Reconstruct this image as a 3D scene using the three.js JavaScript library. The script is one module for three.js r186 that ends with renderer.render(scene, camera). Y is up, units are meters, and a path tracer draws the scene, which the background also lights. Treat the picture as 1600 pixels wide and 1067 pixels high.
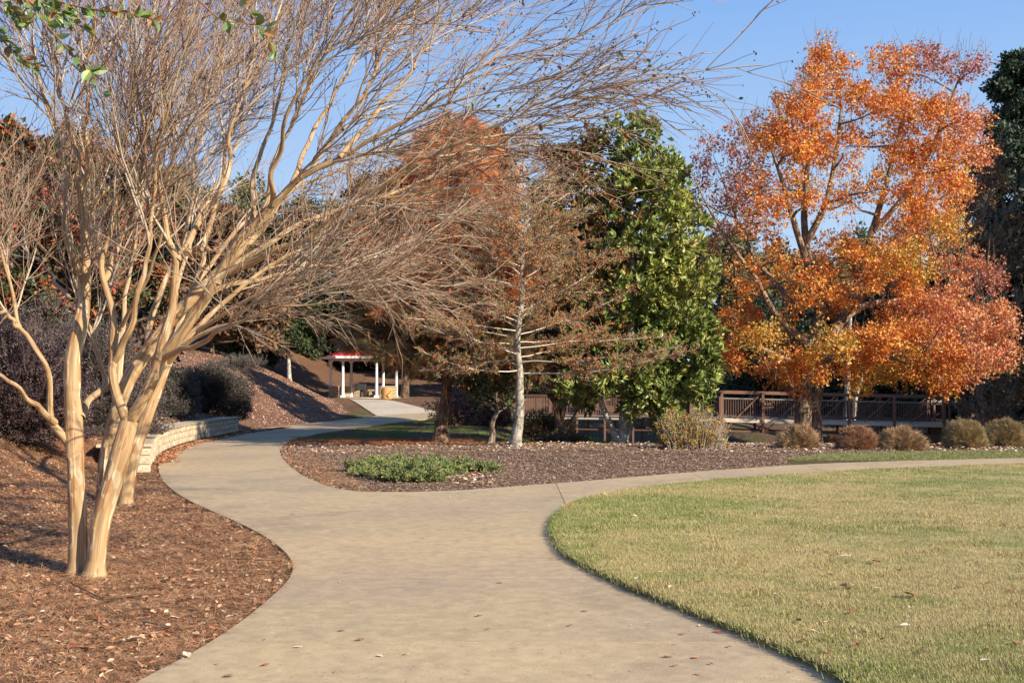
import * as THREE from 'three';
import { mergeGeometries } from 'three/addons/utils/BufferGeometryUtils.js';
import { ImprovedNoise } from 'three/addons/math/ImprovedNoise.js';
import { RoundedBoxGeometry } from 'three/addons/geometries/RoundedBoxGeometry.js';

// ------------------------------------------------------------------ camera, sky, sun, exposure
const F = 1750, CX = 800, CY = 533.5, HOR = 605, EYE = 1.6;           // photograph is 1600 x 1067
const scene = new THREE.Scene();
const camera = new THREE.PerspectiveCamera(2 * Math.atan(CY / F) * 180 / Math.PI, 1600 / 1067, 0.1, 2500);
const PITCH = Math.atan((HOR - CY) / F);
camera.position.set(0, EYE, 0);
camera.rotation.set(PITCH, 0, 0);
scene.add(camera);

const SUN = new THREE.Vector3(0.71, 0.46, 0.55).normalize();
{
  const w = 512, h = 256, d = new Float32Array(w * h * 4);
  const zen = [0.085, 0.20, 0.52], mid = [0.205, 0.415, 0.83], low = [0.46, 0.65, 0.90], hor = [0.62, 0.74, 0.88], gnd = [0.20, 0.17, 0.12];
  const mix = (a, b, t) => a.map((v, i) => v + (b[i] - v) * t);
  for (let j = 0; j < h; j++) for (let i = 0; i < w; i++) {
    const el = ((j + 0.5) / h - 0.5) * 180;
    let c;
    if (el < 0) c = mix(hor, gnd, Math.min(1, -el / 6));
    else if (el < 8) c = mix(hor, low, el / 8);
    else if (el < 21) c = mix(low, mid, (el - 8) / 13);
    else c = mix(mid, zen, Math.pow((el - 21) / 69, 0.7));
    const k = (j * w + i) * 4, SK = 0.61;
    d[k] = c[0] * SK; d[k + 1] = c[1] * SK; d[k + 2] = c[2] * SK; d[k + 3] = 1;
  }
  const t = new THREE.DataTexture(d, w, h, THREE.RGBAFormat, THREE.FloatType);
  t.mapping = THREE.EquirectangularReflectionMapping; t.magFilter = t.minFilter = THREE.LinearFilter; t.needsUpdate = true;
  scene.background = t; scene.environment = t;
}
const sun = new THREE.DirectionalLight(new THREE.Color(1, 0.895, 0.715), 5);
sun.position.copy(SUN).multiplyScalar(120).add(new THREE.Vector3(0, 0, -30));
sun.target.position.set(0, 0, -30);
sun.castShadow = true; sun.shadow.mapSize.set(4096, 4096);
Object.assign(sun.shadow.camera, { left: -70, right: 70, top: 70, bottom: -70, near: 1, far: 300 });
scene.add(sun, sun.target);
const renderer = new THREE.WebGLRenderer({ antialias: true });
renderer.toneMapping = THREE.LinearToneMapping;
renderer.toneMappingExposure = 1.74;
renderer.shadowMap.enabled = true;

// ------------------------------------------------------------------ helpers
const V = (x, y, z) => new THREE.Vector3(x, y, z);
function rngOf(seed) { let a = seed >>> 0; return () => { a = (a + 0x6D2B79F5) | 0; let t = Math.imul(a ^ (a >>> 15), 1 | a); t = (t + Math.imul(t ^ (t >>> 7), 61 | t)) ^ t; return ((t ^ (t >>> 14)) >>> 0) / 4294967296; }; }
let R = rngOf(7);
const rr = (a, b) => a + (b - a) * R();
const gauss = () => (R() + R() + R() + R() - 2) * 0.9;
const pick = a => a[Math.floor(R() * a.length)];
const clamp = (x, a, b) => Math.min(b, Math.max(a, x));
const sstep = (a, b, x) => { const t = clamp((x - a) / (b - a), 0, 1); return t * t * (3 - 2 * t); };
const lerp = (a, b, t) => a + (b - a) * t;
const IN = new ImprovedNoise();
const nz = (x, y, z = 0.37) => IN.noise(x, y, z);
const fbm = (x, y, o = 4, z = 0.37) => { let s = 0, a = 0.5, f = 1; for (let i = 0; i < o; i++) { s += a * IN.noise(x * f, y * f, z + i * 3.1); f *= 2.03; a *= 0.5; } return s; };
const randUnit = () => { const z = rr(-1, 1), a = rr(0, Math.PI * 2), s = Math.sqrt(1 - z * z); return V(s * Math.cos(a), z, s * Math.sin(a)); };
const used = {};
function numbered(n) { used[n] = (used[n] || 0) + 1; return used[n] === 1 ? n : n + '_' + String(used[n] - 1).padStart(3, '0'); }
function tag(o, label, category, group, kind) { o.userData.label = label; if (category) o.userData.category = category; if (group) o.userData.group = group; if (kind) o.userData.kind = kind; return o; }
function thing(name, label, category, pos, group) { const g = new THREE.Group(); g.name = numbered(name); if (pos) g.position.copy(pos); scene.add(g); return tag(g, label, category, group); }
function part(name, geo, mat, parent, label) { const m = new THREE.Mesh(geo, mat); m.name = name; m.castShadow = m.receiveShadow = true; parent.add(m); if (label) m.userData.label = label; return m; }
function structure(o, name) { o.name = name; o.userData.kind = 'structure'; scene.add(o); return o; }
const CC = (r, g, b) => new THREE.Color().setRGB(r, g, b);
const MAT = (c, rough = 0.85, extra = {}) => new THREE.MeshStandardMaterial({ color: c instanceof THREE.Color ? c : new THREE.Color(c), roughness: rough, metalness: 0, ...extra });
const LEAF = (c, through = 0.3, rough = 0.7) => new THREE.MeshPhysicalMaterial({ color: c || 0xffffff, roughness: rough, transmission: through, thickness: 0, side: THREE.DoubleSide });

// a ray through a point of the photograph
function ray(px, py) {
  const dx = (px - CX) / F, dy = (CY - py) / F, c = Math.cos(PITCH), s = Math.sin(PITCH);
  return V(dx, dy * c + s, dy * s - c);
}
function at(px, py, depth) { const v = ray(px, py); return v.multiplyScalar(depth / -v.z).add(V(0, EYE, 0)); }

// ------------------------------------------------------------------ terrain height, D = depth in front of the camera (-z)
const FOOT = [[-14, -30], [-6.5, -6], [-4.9, 3], [-4.6, 9], [-5.5, 15], [-7.05, 21], [-8.9, 27], [-9.9, 34], [-10.3, 42], [-9.8, 47], [-8.6, 55], [-8.9, 60], [-11.8, 71], [-14, 82], [-15, 200]];
function footX(D) {
  if (D <= FOOT[0][1]) return FOOT[0][0];
  for (let i = 1; i < FOOT.length; i++) if (D <= FOOT[i][1]) { const a = FOOT[i - 1], b = FOOT[i]; return lerp(a[0], b[0], (D - a[1]) / (b[1] - a[1])); }
  return FOOT[FOOT.length - 1][0];
}
function H(x, z) {
  const D = -z;
  let y = 0.92 * sstep(54, 70, D) * (1 - sstep(2, 10, x));
  const d = footX(D) - x;
  if (d > 0) {
    const k = 0.4 + 0.14 * sstep(40, 52, D);
    const s = d * d / (d + 0.5);
    let hill = k * s; hill = 5.2 * (1 - Math.exp(-hill / 5.2)) * 1.15;
    const bank = 0.50 * sstep(0.3, 0.42, d) * sstep(21.0, 21.3, D) * (1 - sstep(41.7, 42.0, D));
    y += Math.max(hill, bank + hill * 0.55 * (bank > 0 ? 1 : 0));
    y -= 0;
  }
  y += 2.4 * sstep(74, 102, D) + 5 * sstep(105, 260, D);
  const g = sstep(31.5, 37, D) * (1 - sstep(54, 62, D)) * sstep(-1.5, 5, x) * (1 - sstep(19, 21.5, x));
  y -= 1.9 * g;
  y += 0.14 * Math.exp(-(((D - 27) / 4) ** 2) - (((x - 2) / 7) ** 2));
  return y;
}
function gp(px, py) {                    // where that ray meets the ground
  const v = ray(px, py); v.multiplyScalar(1 / -v.z);
  let a = 2, b = 2;
  for (let D = 2; D < 300; D += 0.25) { b = D; if (EYE + v.y * D < H(v.x * D, -D)) break; a = D; }
  for (let i = 0; i < 30; i++) { const m = (a + b) / 2; if (EYE + v.y * m < H(v.x * m, -m)) b = m; else a = m; }
  return V(v.x * b, H(v.x * b, -b), -b);
}
const onGround = (x, z, dy = 0) => V(x, H(x, z) + dy, z);

// ------------------------------------------------------------------ paths as polygons on the ground
const P2 = l => l.map(([a, b]) => { const p = gp(a, b); return [p.x, p.z]; });
const stemLeft = [[-2.6, 8], [-2.5, 0], [-2.25, -4]].concat(P2([[210, 1067], [290, 1025], [370, 975], [420, 935], [448, 908], [457, 888], [450, 868], [420, 842], [380, 820], [330, 798], [290, 779], [265, 762], [250, 744], [249, 722], [264, 704], [300, 691], [340, 683], [378, 675]]));
const stemRight = [[1.9, 8], [1.8, 0], [1.75, -4]].concat(P2([[1320, 1067], [1250, 1032], [1150, 988], [1060, 952], [980, 919], [920, 890], [885, 868], [868, 845], [866, 820], [880, 800]]));
const lawnFar = P2([[910, 785], [960, 772.5], [1040, 761.5], [1120, 753.5], [1220, 745.5], [1330, 739], [1450, 733.5], [1600, 728]]).concat([[17, -23.6], [30, -24.5], [60, -26]]);
const bedFar = P2([[720, 766], [800, 760], [900, 752.5], [1000, 744], [1100, 736], [1180, 730.5], [1240, 726.5], [1330, 722.5], [1450, 719], [1600, 715.5]]).concat([[18, -26.6], [30, -27.8], [60, -29.4]]);
const bedLeft = P2([[640, 768.5], [570, 768], [530, 763.5], [490, 751], [460, 734], [441, 715], [437, 702], [446, 692], [466, 684]]);
const polyA = [...stemLeft, ...[...P2([[466, 684]])], ...[...bedLeft].reverse().slice(1), bedFar[0], ...[...stemRight].reverse()];
const polyR = [bedFar[0], ...bedFar.slice(1), ...[...lawnFar].reverse(), stemRight[stemRight.length - 1]];
const farRight = P2([[466, 684], [500, 677], [560, 668.5], [620, 660], [670, 653], [715, 649]]);
const farLeft = P2([[378, 675], [420, 667.5], [480, 661.5], [540, 655.5], [585, 650], [640, 645.5], [715, 643]]);
const polyB = [...farLeft, ...[...farRight].reverse()];
const polyG = P2([[545, 623.5], [602, 624], [690, 645], [588, 649]]);
function inPoly(x, z, p) { let c = false; for (let i = 0, j = p.length - 1; i < p.length; j = i++) { if ((p[i][1] > z) !== (p[j][1] > z) && x < (p[j][0] - p[i][0]) * (z - p[i][1]) / (p[j][1] - p[i][1]) + p[i][0]) c = !c; } return c; }
const onPath = (x, z) => inPoly(x, z, polyA) || inPoly(x, z, polyR) || inPoly(x, z, polyB) || inPoly(x, z, polyG);
function distPoly(x, z, p, closed = true) { let m = 1e9; for (let i = 0; i < p.length - (closed ? 0 : 1); i++) { const a = p[i], b = p[(i + 1) % p.length]; const ux = b[0] - a[0], uz = b[1] - a[1]; const t = clamp(((x - a[0]) * ux + (z - a[1]) * uz) / (ux * ux + uz * uz + 1e-9), 0, 1); m = Math.min(m, Math.hypot(x - a[0] - ux * t, z - a[1] - uz * t)); } return m; }
const lawnPoly = [...stemRight, ...lawnFar, [60, 8]];
function smoothPoly(p, closed, n) { // Catmull-Rom densify
  const c = new THREE.CatmullRomCurve3(p.map(q => V(q[0], 0, q[1])), closed, 'centripetal'); return c.getPoints(n).map(q => [q.x, q.z]);
}

// ------------------------------------------------------------------ textures
function dataTex(n, fn, srgb = true, rep) {
  const d = new Uint8Array(n * n * 4);
  for (let j = 0; j < n; j++) for (let i = 0; i < n; i++) { const c = fn(i / n, j / n); const k = (j * n + i) * 4; d[k] = clamp(c[0], 0, 255); d[k + 1] = clamp(c[1], 0, 255); d[k + 2] = clamp(c[2], 0, 255); d[k + 3] = 255; }
  const t = new THREE.DataTexture(d, n, n); t.wrapS = t.wrapT = THREE.RepeatWrapping; t.magFilter = THREE.LinearFilter; t.minFilter = THREE.LinearMipmapLinearFilter; t.generateMipmaps = true;
  if (srgb) t.colorSpace = THREE.SRGBColorSpace; if (rep) t.repeat.set(rep, rep); t.needsUpdate = true; return t;
}
// tiling value noise
function tileNoise(seed) {
  const r = rngOf(seed), n = 256, g = new Float32Array(n * n); for (let i = 0; i < n * n; i++) g[i] = r();
  return (u, v, f, fv = f) => { const x = u * f, y = v * fv; const xi = Math.floor(x), yi = Math.floor(y); let a = x - xi, b = y - yi; a = a * a * (3 - 2 * a); b = b * b * (3 - 2 * b); const G = (i, j) => g[((((j % fv) + fv) % fv) % n) * n + ((((i % f) + f) % f) % n)]; return lerp(lerp(G(xi, yi), G(xi + 1, yi), a), lerp(G(xi, yi + 1), G(xi + 1, yi + 1), a), b); };
}
const T1 = tileNoise(11), T2 = tileNoise(23), T3 = tileNoise(37);
const tfbm = (T, u, v, f, o = 4) => { let s = 0, a = 0.5, t = 0; for (let i = 0; i < o; i++) { s += a * T(u, v, f); t += a; a *= 0.55; f = Math.min(256, f * 2); } return s / t; };
function strawTexture(n, count, cols, seed, lenRange, wide) {
  const r = rngOf(seed), c = document.createElement('canvas'); c.width = c.height = n; const g = c.getContext('2d');
  g.fillStyle = '#5e4a3c'; g.fillRect(0, 0, n, n);
  for (let i = 0; i < count; i++) {
    const x = r() * n, y = r() * n, L = lenRange[0] + r() * (lenRange[1] - lenRange[0]), a = r() * 6.283, col = cols[Math.floor(r() * cols.length)];
    g.strokeStyle = col; g.lineWidth = wide[0] + r() * (wide[1] - wide[0]);
    for (const ox of [-n, 0, n]) for (const oy of [-n, 0, n]) {
      const X = x + ox, Y = y + oy; if (X < -60 || X > n + 60 || Y < -60 || Y > n + 60) continue;
      g.beginPath(); g.moveTo(X, Y); g.lineTo(X + Math.cos(a) * L, Y + Math.sin(a) * L); g.stroke();
    }
  }
  const t = new THREE.CanvasTexture(c); t.wrapS = t.wrapT = THREE.RepeatWrapping; t.colorSpace = THREE.SRGBColorSpace; return t;
}
const mulchTex = strawTexture(1024, 26000, ['#a08a78', '#8a7464', '#c0a892', '#6a5648', '#b89c84', '#54443a', '#d8c4ae', '#94806e', '#463a32', '#7a6656'], 5, [5, 26], [1, 4]);
mulchTex.repeat.set(1 / 1.7, 1 / 1.7);
const concreteTex = dataTex(1024, (u, v) => {
  const a = tfbm(T1, u, v, 4, 5), b = tfbm(T2, u, v, 64, 3), s = T3(u, v, 256), st = T2(u, v, 3, 48), bl = tfbm(T3, u, v, 7, 4);
  let k = 0.88 + (a - 0.5) * 0.12 + (b - 0.5) * 0.16;
  if (s > 0.9) k -= 0.12; if (s < 0.08) k += 0.1;
  k -= 0.06 * sstep(0.60, 0.74, bl);
  return [k * 214, k * 200 , k * 182 - (a - .5) * 16];
});
concreteTex.repeat.set(1 / 5.3, 1 / 5.3);
const concreteBump = dataTex(512, (u, v) => { const k = 128 + (T3(u, v, 256) - 0.5) * 120 + (tfbm(T1, u, v, 32, 3) - 0.5) * 90; return [k, k, k]; }, false);
concreteBump.repeat.set(1 / 1.1, 1 / 1.1);
const barkSmooth = dataTex(512, (u, v) => {
  const a = T1(u, v, 24, 3), b = tfbm(T2, u, v, 5, 4), c = T3(u, v, 60, 6), e = tfbm(T1, u, v, 9, 3);
  let r = 190, g = 155, bb = 112; const k = 0.92 + (a - 0.5) * 0.22 + (c - 0.5) * 0.22;
  if (b > 0.53) { const m = sstep(0.53, 0.57, b); r = lerp(r, 208, m); g = lerp(g, 186, m); bb = lerp(bb, 150, m); }
  if (e > 0.57) { const m = sstep(0.57, 0.61, e); r = lerp(r, 172, m); g = lerp(g, 128, m); bb = lerp(bb, 88, m); }
  return [r * k, g * k, bb * k];
});
const barkRough = dataTex(512, (u, v) => { const a = T1(u, v, 40, 6), b = tfbm(T2, u, v, 20, 4), k = 0.45 + a * 0.5 + (b - 0.5) * 0.7; return [k * 190, k * 170, k * 150]; });
const barkBump = dataTex(512, (u, v) => { const k = T1(u, v, 40, 6) * 160 + tfbm(T2, u, v, 20, 3) * 95; return [k, k, k]; }, false);
const barkPale = dataTex(512, (u, v) => { const b = tfbm(T2, u, v, 12, 4), a = T1(u, v, 8, 30); let k = 0.80 + (b - 0.5) * 0.8; k *= 1 - 0.22 * sstep(0.66, 0.8, a); return [k * 205, k * 196, k * 182]; });
const stoneTex = dataTex(512, (u, v) => { const a = tfbm(T1, u, v, 6, 5), b = T3(u, v, 128), e = tfbm(T2, u, v, 10, 4); const k = 0.96 + (a - 0.5) * 0.5 + (b - 0.5) * 0.16; return [k * 216, k * (200 + (e - .5) * 30), k * (174 + (e - .5) * 50)]; });

// ------------------------------------------------------------------ ground sheet
const groundMat = new THREE.MeshStandardMaterial({ color: 0xffffff, map: mulchTex, bumpMap: mulchTex, bumpScale: 0.02, roughness: 0.95, vertexColors: true });
const grassBand = (x, z) => inPoly(x, z, grassStrip);
const grassStrip = [...P2([[1228, 716], [1300, 708], [1400, 705], [1500, 704], [1600, 702]]), [17, -30.3], [40, -31], [60, -31], ...[...bedFar].slice(6).reverse()];
const needlePatch = gp(600, 690);
function groundTone(x, z) {          // what the ground is covered with
  const D = -z; let c = [0.50, 0.33, 0.22];                                      // brown mulch
  if (grassBand(x, z)) return [0.27, 0.27, 0.11];
  const d = footX(D) - x;
  const n = fbm(x * 0.5, z * 0.5, 4);
  if (d > 0 && D > 40) c = [0.58, 0.40, 0.31];                                   // leaf covered bank
  else if (d > -2.6 && D < 24) { c = [0.54, 0.32, 0.19]; }                      // pine straw under the crape myrtle
  else if (D > 15 && D < 33 && x > -8) c = [0.40, 0.29, 0.215];                  // bark mulch of the middle bed
  if (d < 0 && x < 2 && D > 32.5 && D < 62) {                                    // thin grass beyond the bed
    const q = sstep(-0.15, 0.2, n + (x < -1 ? 0.05 : -0.1)); c = [lerp(0.42, 0.24, q), lerp(0.29, 0.28, q), lerp(0.18, 0.10, q)];
  }
  if (D > 31.5 && D < 62 && x >= 2) { const q = sstep(-0.1, 0.2, n); c = [lerp(0.34, 0.16, q), lerp(0.26, 0.20, q), lerp(0.17, 0.07, q)]; }
  if (D >= 62 && d <= 0) c = [0.46, 0.32, 0.21];
  if (D > 74) c = [0.50, 0.34, 0.22];
  const e = Math.hypot((x - needlePatch.x) / 3.6, (z - needlePatch.z) / 2.2);    // cypress needles
  if (e < 1.3 && d < 0) { const q = 1 - sstep(0.6, 1.25, e + n * 0.6); c = [lerp(c[0], 0.66, q), lerp(c[1], 0.27, q), lerp(c[2], 0.10, q)]; }
  const k = 1 + n * 0.7;
  return c.map(v => v * k);
}
{
  const ax = (lo, hi, fine, far) => { const o = []; for (let v = lo; v <= hi + 1e-6; v += fine) o.push(v); let s = fine, v = hi; while (v < far) { s *= 1.25; v += s; o.push(v); } s = fine; v = lo; while (v > -far) { s *= 1.25; v -= s; o.unshift(v); } return o; };
  const xs = ax(-17, 22, 0.26, 700), zs = ax(-80, 4, 0.28, 900);
  const pos = [], uv = [], col = [], idx = [];
  for (const z of zs) for (const x of xs) {
    const p = onPath(x, z) || inPoly(x, z, lawnPoly), e = p ? 0 : 1;
    const bump = e * (fbm(x * 1.3, z * 1.3, 3) * 0.05 + fbm(x * 5, z * 5, 2) * 0.03);
    let y = H(x, z) - (p ? 0.09 : 0.03) + (p ? 0 : Math.min(bump, 0.045));
    pos.push(x, y, z); uv.push(x, z); const c = groundTone(x, z); col.push(...c.map(v => v * 1.35));
  }
  const nx = xs.length;
  for (let j = 0; j < zs.length - 1; j++) for (let i = 0; i < nx - 1; i++) { const a = j * nx + i; idx.push(a, a + nx, a + 1, a + 1, a + nx, a + nx + 1); }
  const g = new THREE.BufferGeometry(); g.setAttribute('position', new THREE.Float32BufferAttribute(pos, 3)); g.setAttribute('uv', new THREE.Float32BufferAttribute(uv, 2)); g.setAttribute('color', new THREE.Float32BufferAttribute(col, 3)); g.setIndex(idx); g.computeVertexNormals();
  const m = new THREE.Mesh(g, groundMat); m.receiveShadow = true; structure(m, 'ground');
}

// ------------------------------------------------------------------ concrete path in slabs
const slabMats = [0, 1, 2, 3].map(i => new THREE.MeshStandardMaterial({ color: CC(...[[0.84, 0.715, 0.53], [0.80, 0.685, 0.51], [0.855, 0.725, 0.535], [0.785, 0.68, 0.51]][i]), map: concreteTex, bumpMap: concreteBump, bumpScale: 0.003, roughness: 0.9 }));
const paleSlab = new THREE.MeshStandardMaterial({ color: CC(0.95, 0.93, 0.88), map: concreteTex, bumpMap: concreteBump, bumpScale: 0.003, roughness: 0.9 });
function clipHalf(poly, axis, v, keepGreater) {
  const o = [], s = keepGreater ? 1 : -1; const f = p => (p[axis] - v) * s;
  for (let i = 0; i < poly.length; i++) { const a = poly[i], b = poly[(i + 1) % poly.length], fa = f(a), fb = f(b); if (fa >= 0) o.push(a); if ((fa >= 0) !== (fb >= 0)) { const t = fa / (fa - fb); o.push([a[0] + (b[0] - a[0]) * t, a[1] + (b[1] - a[1]) * t]); } }
  return o;
}
function slabGeometry(poly, top = 0, thick = 0.12) {
  const q = []; for (const p of poly) { const l = q[q.length - 1]; if (!l || Math.hypot(p[0] - l[0], p[1] - l[1]) > 0.004) q.push(p); }
  while (q.length > 2 && Math.hypot(q[0][0] - q[q.length - 1][0], q[0][1] - q[q.length - 1][1]) < 0.004) q.pop();
  if (q.length < 3) return null;
  let area = 0; for (let i = 0; i < q.length; i++) { const a = q[i], b = q[(i + 1) % q.length]; area += a[0] * b[1] - b[0] * a[1]; }
  if (Math.abs(area) < 0.02) return null; if (area > 0) q.reverse();
  const tri = THREE.ShapeUtils.triangulateShape(q.map(p => new THREE.Vector2(p[0], p[1])), []);
  const pos = [], uv = [], idx = [];
  for (const p of q) { pos.push(p[0], H(p[0], p[1]) + top, p[1]); uv.push(p[0], p[1]); }
  for (const t of tri) { const [a, b, c] = t; const ar = (q[b][0] - q[a][0]) * (q[c][1] - q[a][1]) - (q[c][0] - q[a][0]) * (q[b][1] - q[a][1]); ar < 0 ? idx.push(a, b, c) : idx.push(a, c, b); }
  const n = q.length;
  for (let i = 0; i < n; i++) { const a = q[i], b = q[(i + 1) % n], k = pos.length / 3, ya = H(a[0], a[1]) + top, yb = H(b[0], b[1]) + top; pos.push(a[0], ya, a[1], b[0], yb, b[1], a[0], ya - thick, a[1], b[0], yb - thick, b[1]); const L = Math.hypot(b[0] - a[0], b[1] - a[1]); uv.push(0, 0, L, 0, 0, thick, L, thick); idx.push(k, k + 2, k + 1, k + 1, k + 2, k + 3); }
  const g = new THREE.BufferGeometry(); g.setAttribute('position', new THREE.Float32BufferAttribute(pos, 3)); g.setAttribute('uv', new THREE.Float32BufferAttribute(uv, 2)); g.setIndex(idx);
  const f = g.toNonIndexed(); f.computeVertexNormals(); return f;
}
const densify = p => { const o = []; for (let i = 0; i < p.length; i++) { const a = p[i], b = p[(i + 1) % p.length], L = Math.hypot(b[0] - a[0], b[1] - a[1]), n = Math.max(1, Math.min(8, Math.ceil(L / 0.5))); for (let k = 0; k < n; k++) o.push([lerp(a[0], b[0], k / n), lerp(a[1], b[1], k / n)]); } return o; };
{
  const path = new THREE.Group(); structure(path, 'path');
  let si = 0; const fillerMat = MAT(CC(0.16, 0.13, 0.10), 0.95);
  const cut = (poly, axis, cuts, mats, gap = 0.010) => { for (let i = 0; i < cuts.length - 1; i++) { let lo = Math.min(cuts[i], cuts[i + 1]), hi = Math.max(cuts[i], cuts[i + 1]); let q = clipHalf(poly, axis, lo + gap, true); q = clipHalf(q, axis, hi - gap, false); const g = q.length > 2 && slabGeometry(q); if (g) { part('slab', g, mats[(si++ * 7) % mats.length], path); } if (i > 0) { const v = cuts[i]; let f = clipHalf(poly, axis, v - gap, true); f = clipHalf(f, axis, v + gap, false); const fg = f.length > 2 && slabGeometry(f, -0.006, 0.08); if (fg) part('joint_filler', fg, fillerMat, path); } } };
  const sl = smoothPoly(stemLeft, false, 130), sr = smoothPoly(stemRight, false, 90);
  const bl = smoothPoly([...bedLeft].reverse(), false, 60), A = [...sl, ...bl, ...[...sr].reverse()];
  cut(A, 1, [8, 4.5, 1.5, -1.5, -4.3, -7.1, -9.5, -12, -14.7, -17.2, -19.8, -22.4, -25.2, -28, -31, -34, -37, -41.5], slabMats);
  const bf = smoothPoly(bedFar, false, 60), lf = smoothPoly([stemRight[stemRight.length - 1], ...lawnFar], false, 60);
  const Rp = [bl[bl.length - 1], ...bf, ...[...lf].reverse()];
  const c0 = []; for (let x = bl[bl.length - 1][0] - 0.3; x < 62; x += 2.6) c0.push(x);
  cut(Rp, 0, c0, slabMats, 0.005);
  cut(polyB, 1, [-36.5, -41.5, -44, -47, -50, -53, -56, -60, -64, -70].map(v => v), slabMats);
  cut(densify(polyG), 1, [-56, -59, -62, -65, -69.2, -73], [paleSlab]);
}

// ------------------------------------------------------------------ lawn
const lawnTone = (x, z) => {             // dormant and green turf mixed in patches
  const n = fbm(x * 0.35 + 5, z * 0.5, 4, 2.2), m = fbm(x * 1.6, z * 1.9, 3, 5.1), e = distPoly(x, z, lawnEdgeCoarse, false);
  let g = sstep(-0.16, 0.42, n + m * 0.55 + 0.16 * (1 - sstep(0, 3.2, e)));
  return [lerp(0.42, 0.225, g), lerp(0.335, 0.25, g), lerp(0.145, 0.065, g)];
};
const lawnEdgeCoarse = [...stemRight.slice(2), ...lawnFar];
const sl2 = smoothPoly(stemRight, false, 90), lf2 = smoothPoly([stemRight[stemRight.length - 1], ...lawnFar], false, 60);
const lawnOutline = [...sl2, ...lf2.slice(1), [60, 8]];
const lawnInset = (() => { const o = []; const n = lawnOutline.length; for (let i = 0; i < n; i++) { const a = lawnOutline[(i + n - 1) % n], b = lawnOutline[i], c = lawnOutline[(i + 1) % n]; const tx = c[0] - a[0], tz = c[1] - a[1], L = Math.hypot(tx, tz) || 1; o.push([b[0] - tz / L * 0.02, b[1] + tx / L * 0.02]); } return o; })();
{
  const n = 1024, X0 = -1, X1 = 31, Z0 = -28, Z1 = 4;
  const tex = dataTex(n, (u, v) => { const x = lerp(X0, X1, u), z = lerp(Z0, Z1, v); const c = lawnTone(x, z); const s = 0.62 + 0.5 * T3(u, v, 256) + 0.3 * (T1(u, v, 256) - .5); return c.map(q => 255 * Math.pow(clamp(q * s, 0, 1), 1 / 2.2)); });
  tex.repeat.set(1 / (X1 - X0), 1 / (Z1 - Z0)); tex.offset.set(-X0 / (X1 - X0), -Z0 / (Z1 - Z0));
  const g = slabGeometry(lawnInset, 0.05, 0.22);
  const m = new THREE.Mesh(g, MAT(0xffffff, 0.95, { map: tex })); m.receiveShadow = true; structure(m, 'lawn');
}

// ------------------------------------------------------------------ collectors: tubes and leaves
class Tubes {
  constructor() { this.p = []; this.n = []; this.u = []; this.i = []; }
  add(pts, rad, seg = 5, flute = 0, fseed = 0) {
    const n = pts.length; if (n < 2) return; let ref = V(0, 0, 1); const t0 = pts[1].clone().sub(pts[0]).normalize(); if (Math.abs(t0.z) > 0.9) ref.set(1, 0, 0);
    let b = new THREE.Vector3().crossVectors(t0, ref).normalize(), len = 0, base = this.p.length / 3;
    const T = V(), N = V();
    for (let k = 0; k < n; k++) {
      T.copy(pts[Math.min(n - 1, k + 1)]).sub(pts[Math.max(0, k - 1)]).normalize();
      b.addScaledVector(T, -b.dot(T)).normalize(); N.crossVectors(T, b);
      if (k) len += pts[k].distanceTo(pts[k - 1]);
      for (let s = 0; s <= seg; s++) {
        const a = s / seg * Math.PI * 2, ca = Math.cos(a), sa = Math.sin(a); let r = rad[k];
        if (flute) r *= 1 + flute * (nz(ca * 1.6 + fseed, sa * 1.6, len * 1.1) * 1.3 + 0.5 * nz(ca * 3.1, sa * 3.1 + fseed, len * 2.5));
        const nxv = b.x * ca + N.x * sa, ny = b.y * ca + N.y * sa, nzv = b.z * ca + N.z * sa;
        this.p.push(pts[k].x + nxv * r, pts[k].y + ny * r, pts[k].z + nzv * r); this.n.push(nxv, ny, nzv); this.u.push(s / seg, len);
      }
    }
    for (let k = 0; k < n - 1; k++) for (let s = 0; s < seg; s++) { const a = base + k * (seg + 1) + s, c = a + seg + 1; this.i.push(a, a + 1, c, a + 1, c + 1, c); }
  }
  geo(recompute) {
    const g = new THREE.BufferGeometry(); g.setAttribute('position', new THREE.Float32BufferAttribute(this.p, 3)); g.setAttribute('normal', new THREE.Float32BufferAttribute(this.n, 3)); g.setAttribute('uv', new THREE.Float32BufferAttribute(this.u, 2)); g.setIndex(this.i); if (recompute) g.computeVertexNormals(); return g;
  }
  build(name, mat, parent, recompute) { return part(name, this.geo(recompute), mat, parent); }
}
class Leaves {
  constructor() { this.m = []; this.c = []; }
  add(pos, quat, s, c) { const m = new THREE.Matrix4().compose(pos, quat, typeof s === 'number' ? V(s, s, s) : s); this.m.push(m); this.c.push(c); }
  build(name, geo, mat, parent) {
    const o = new THREE.InstancedMesh(geo, mat, this.m.length); for (let i = 0; i < this.m.length; i++) { o.setMatrixAt(i, this.m[i]); o.setColorAt(i, this.c[i]); }
    o.name = name; o.userData.kind = 'stuff'; o.castShadow = o.receiveShadow = true; (parent || scene).add(o); this.m = null; return o;
  }
}
const Q = new THREE.Quaternion();
const quatTo = (dir, roll) => { const q = new THREE.Quaternion().setFromUnitVectors(V(0, 1, 0), dir); return q.multiply(new THREE.Quaternion().setFromAxisAngle(V(0, 1, 0), roll === undefined ? rr(0, 6.283) : roll)); };
const randQuat = () => quatTo(randUnit());
const jitter = (c, k = 0.2) => { const f = 1 + rr(-k, k); return CC(c[0] * f * rr(0.93, 1.07), c[1] * f * rr(0.93, 1.07), c[2] * f * rr(0.9, 1.1)); };
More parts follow.
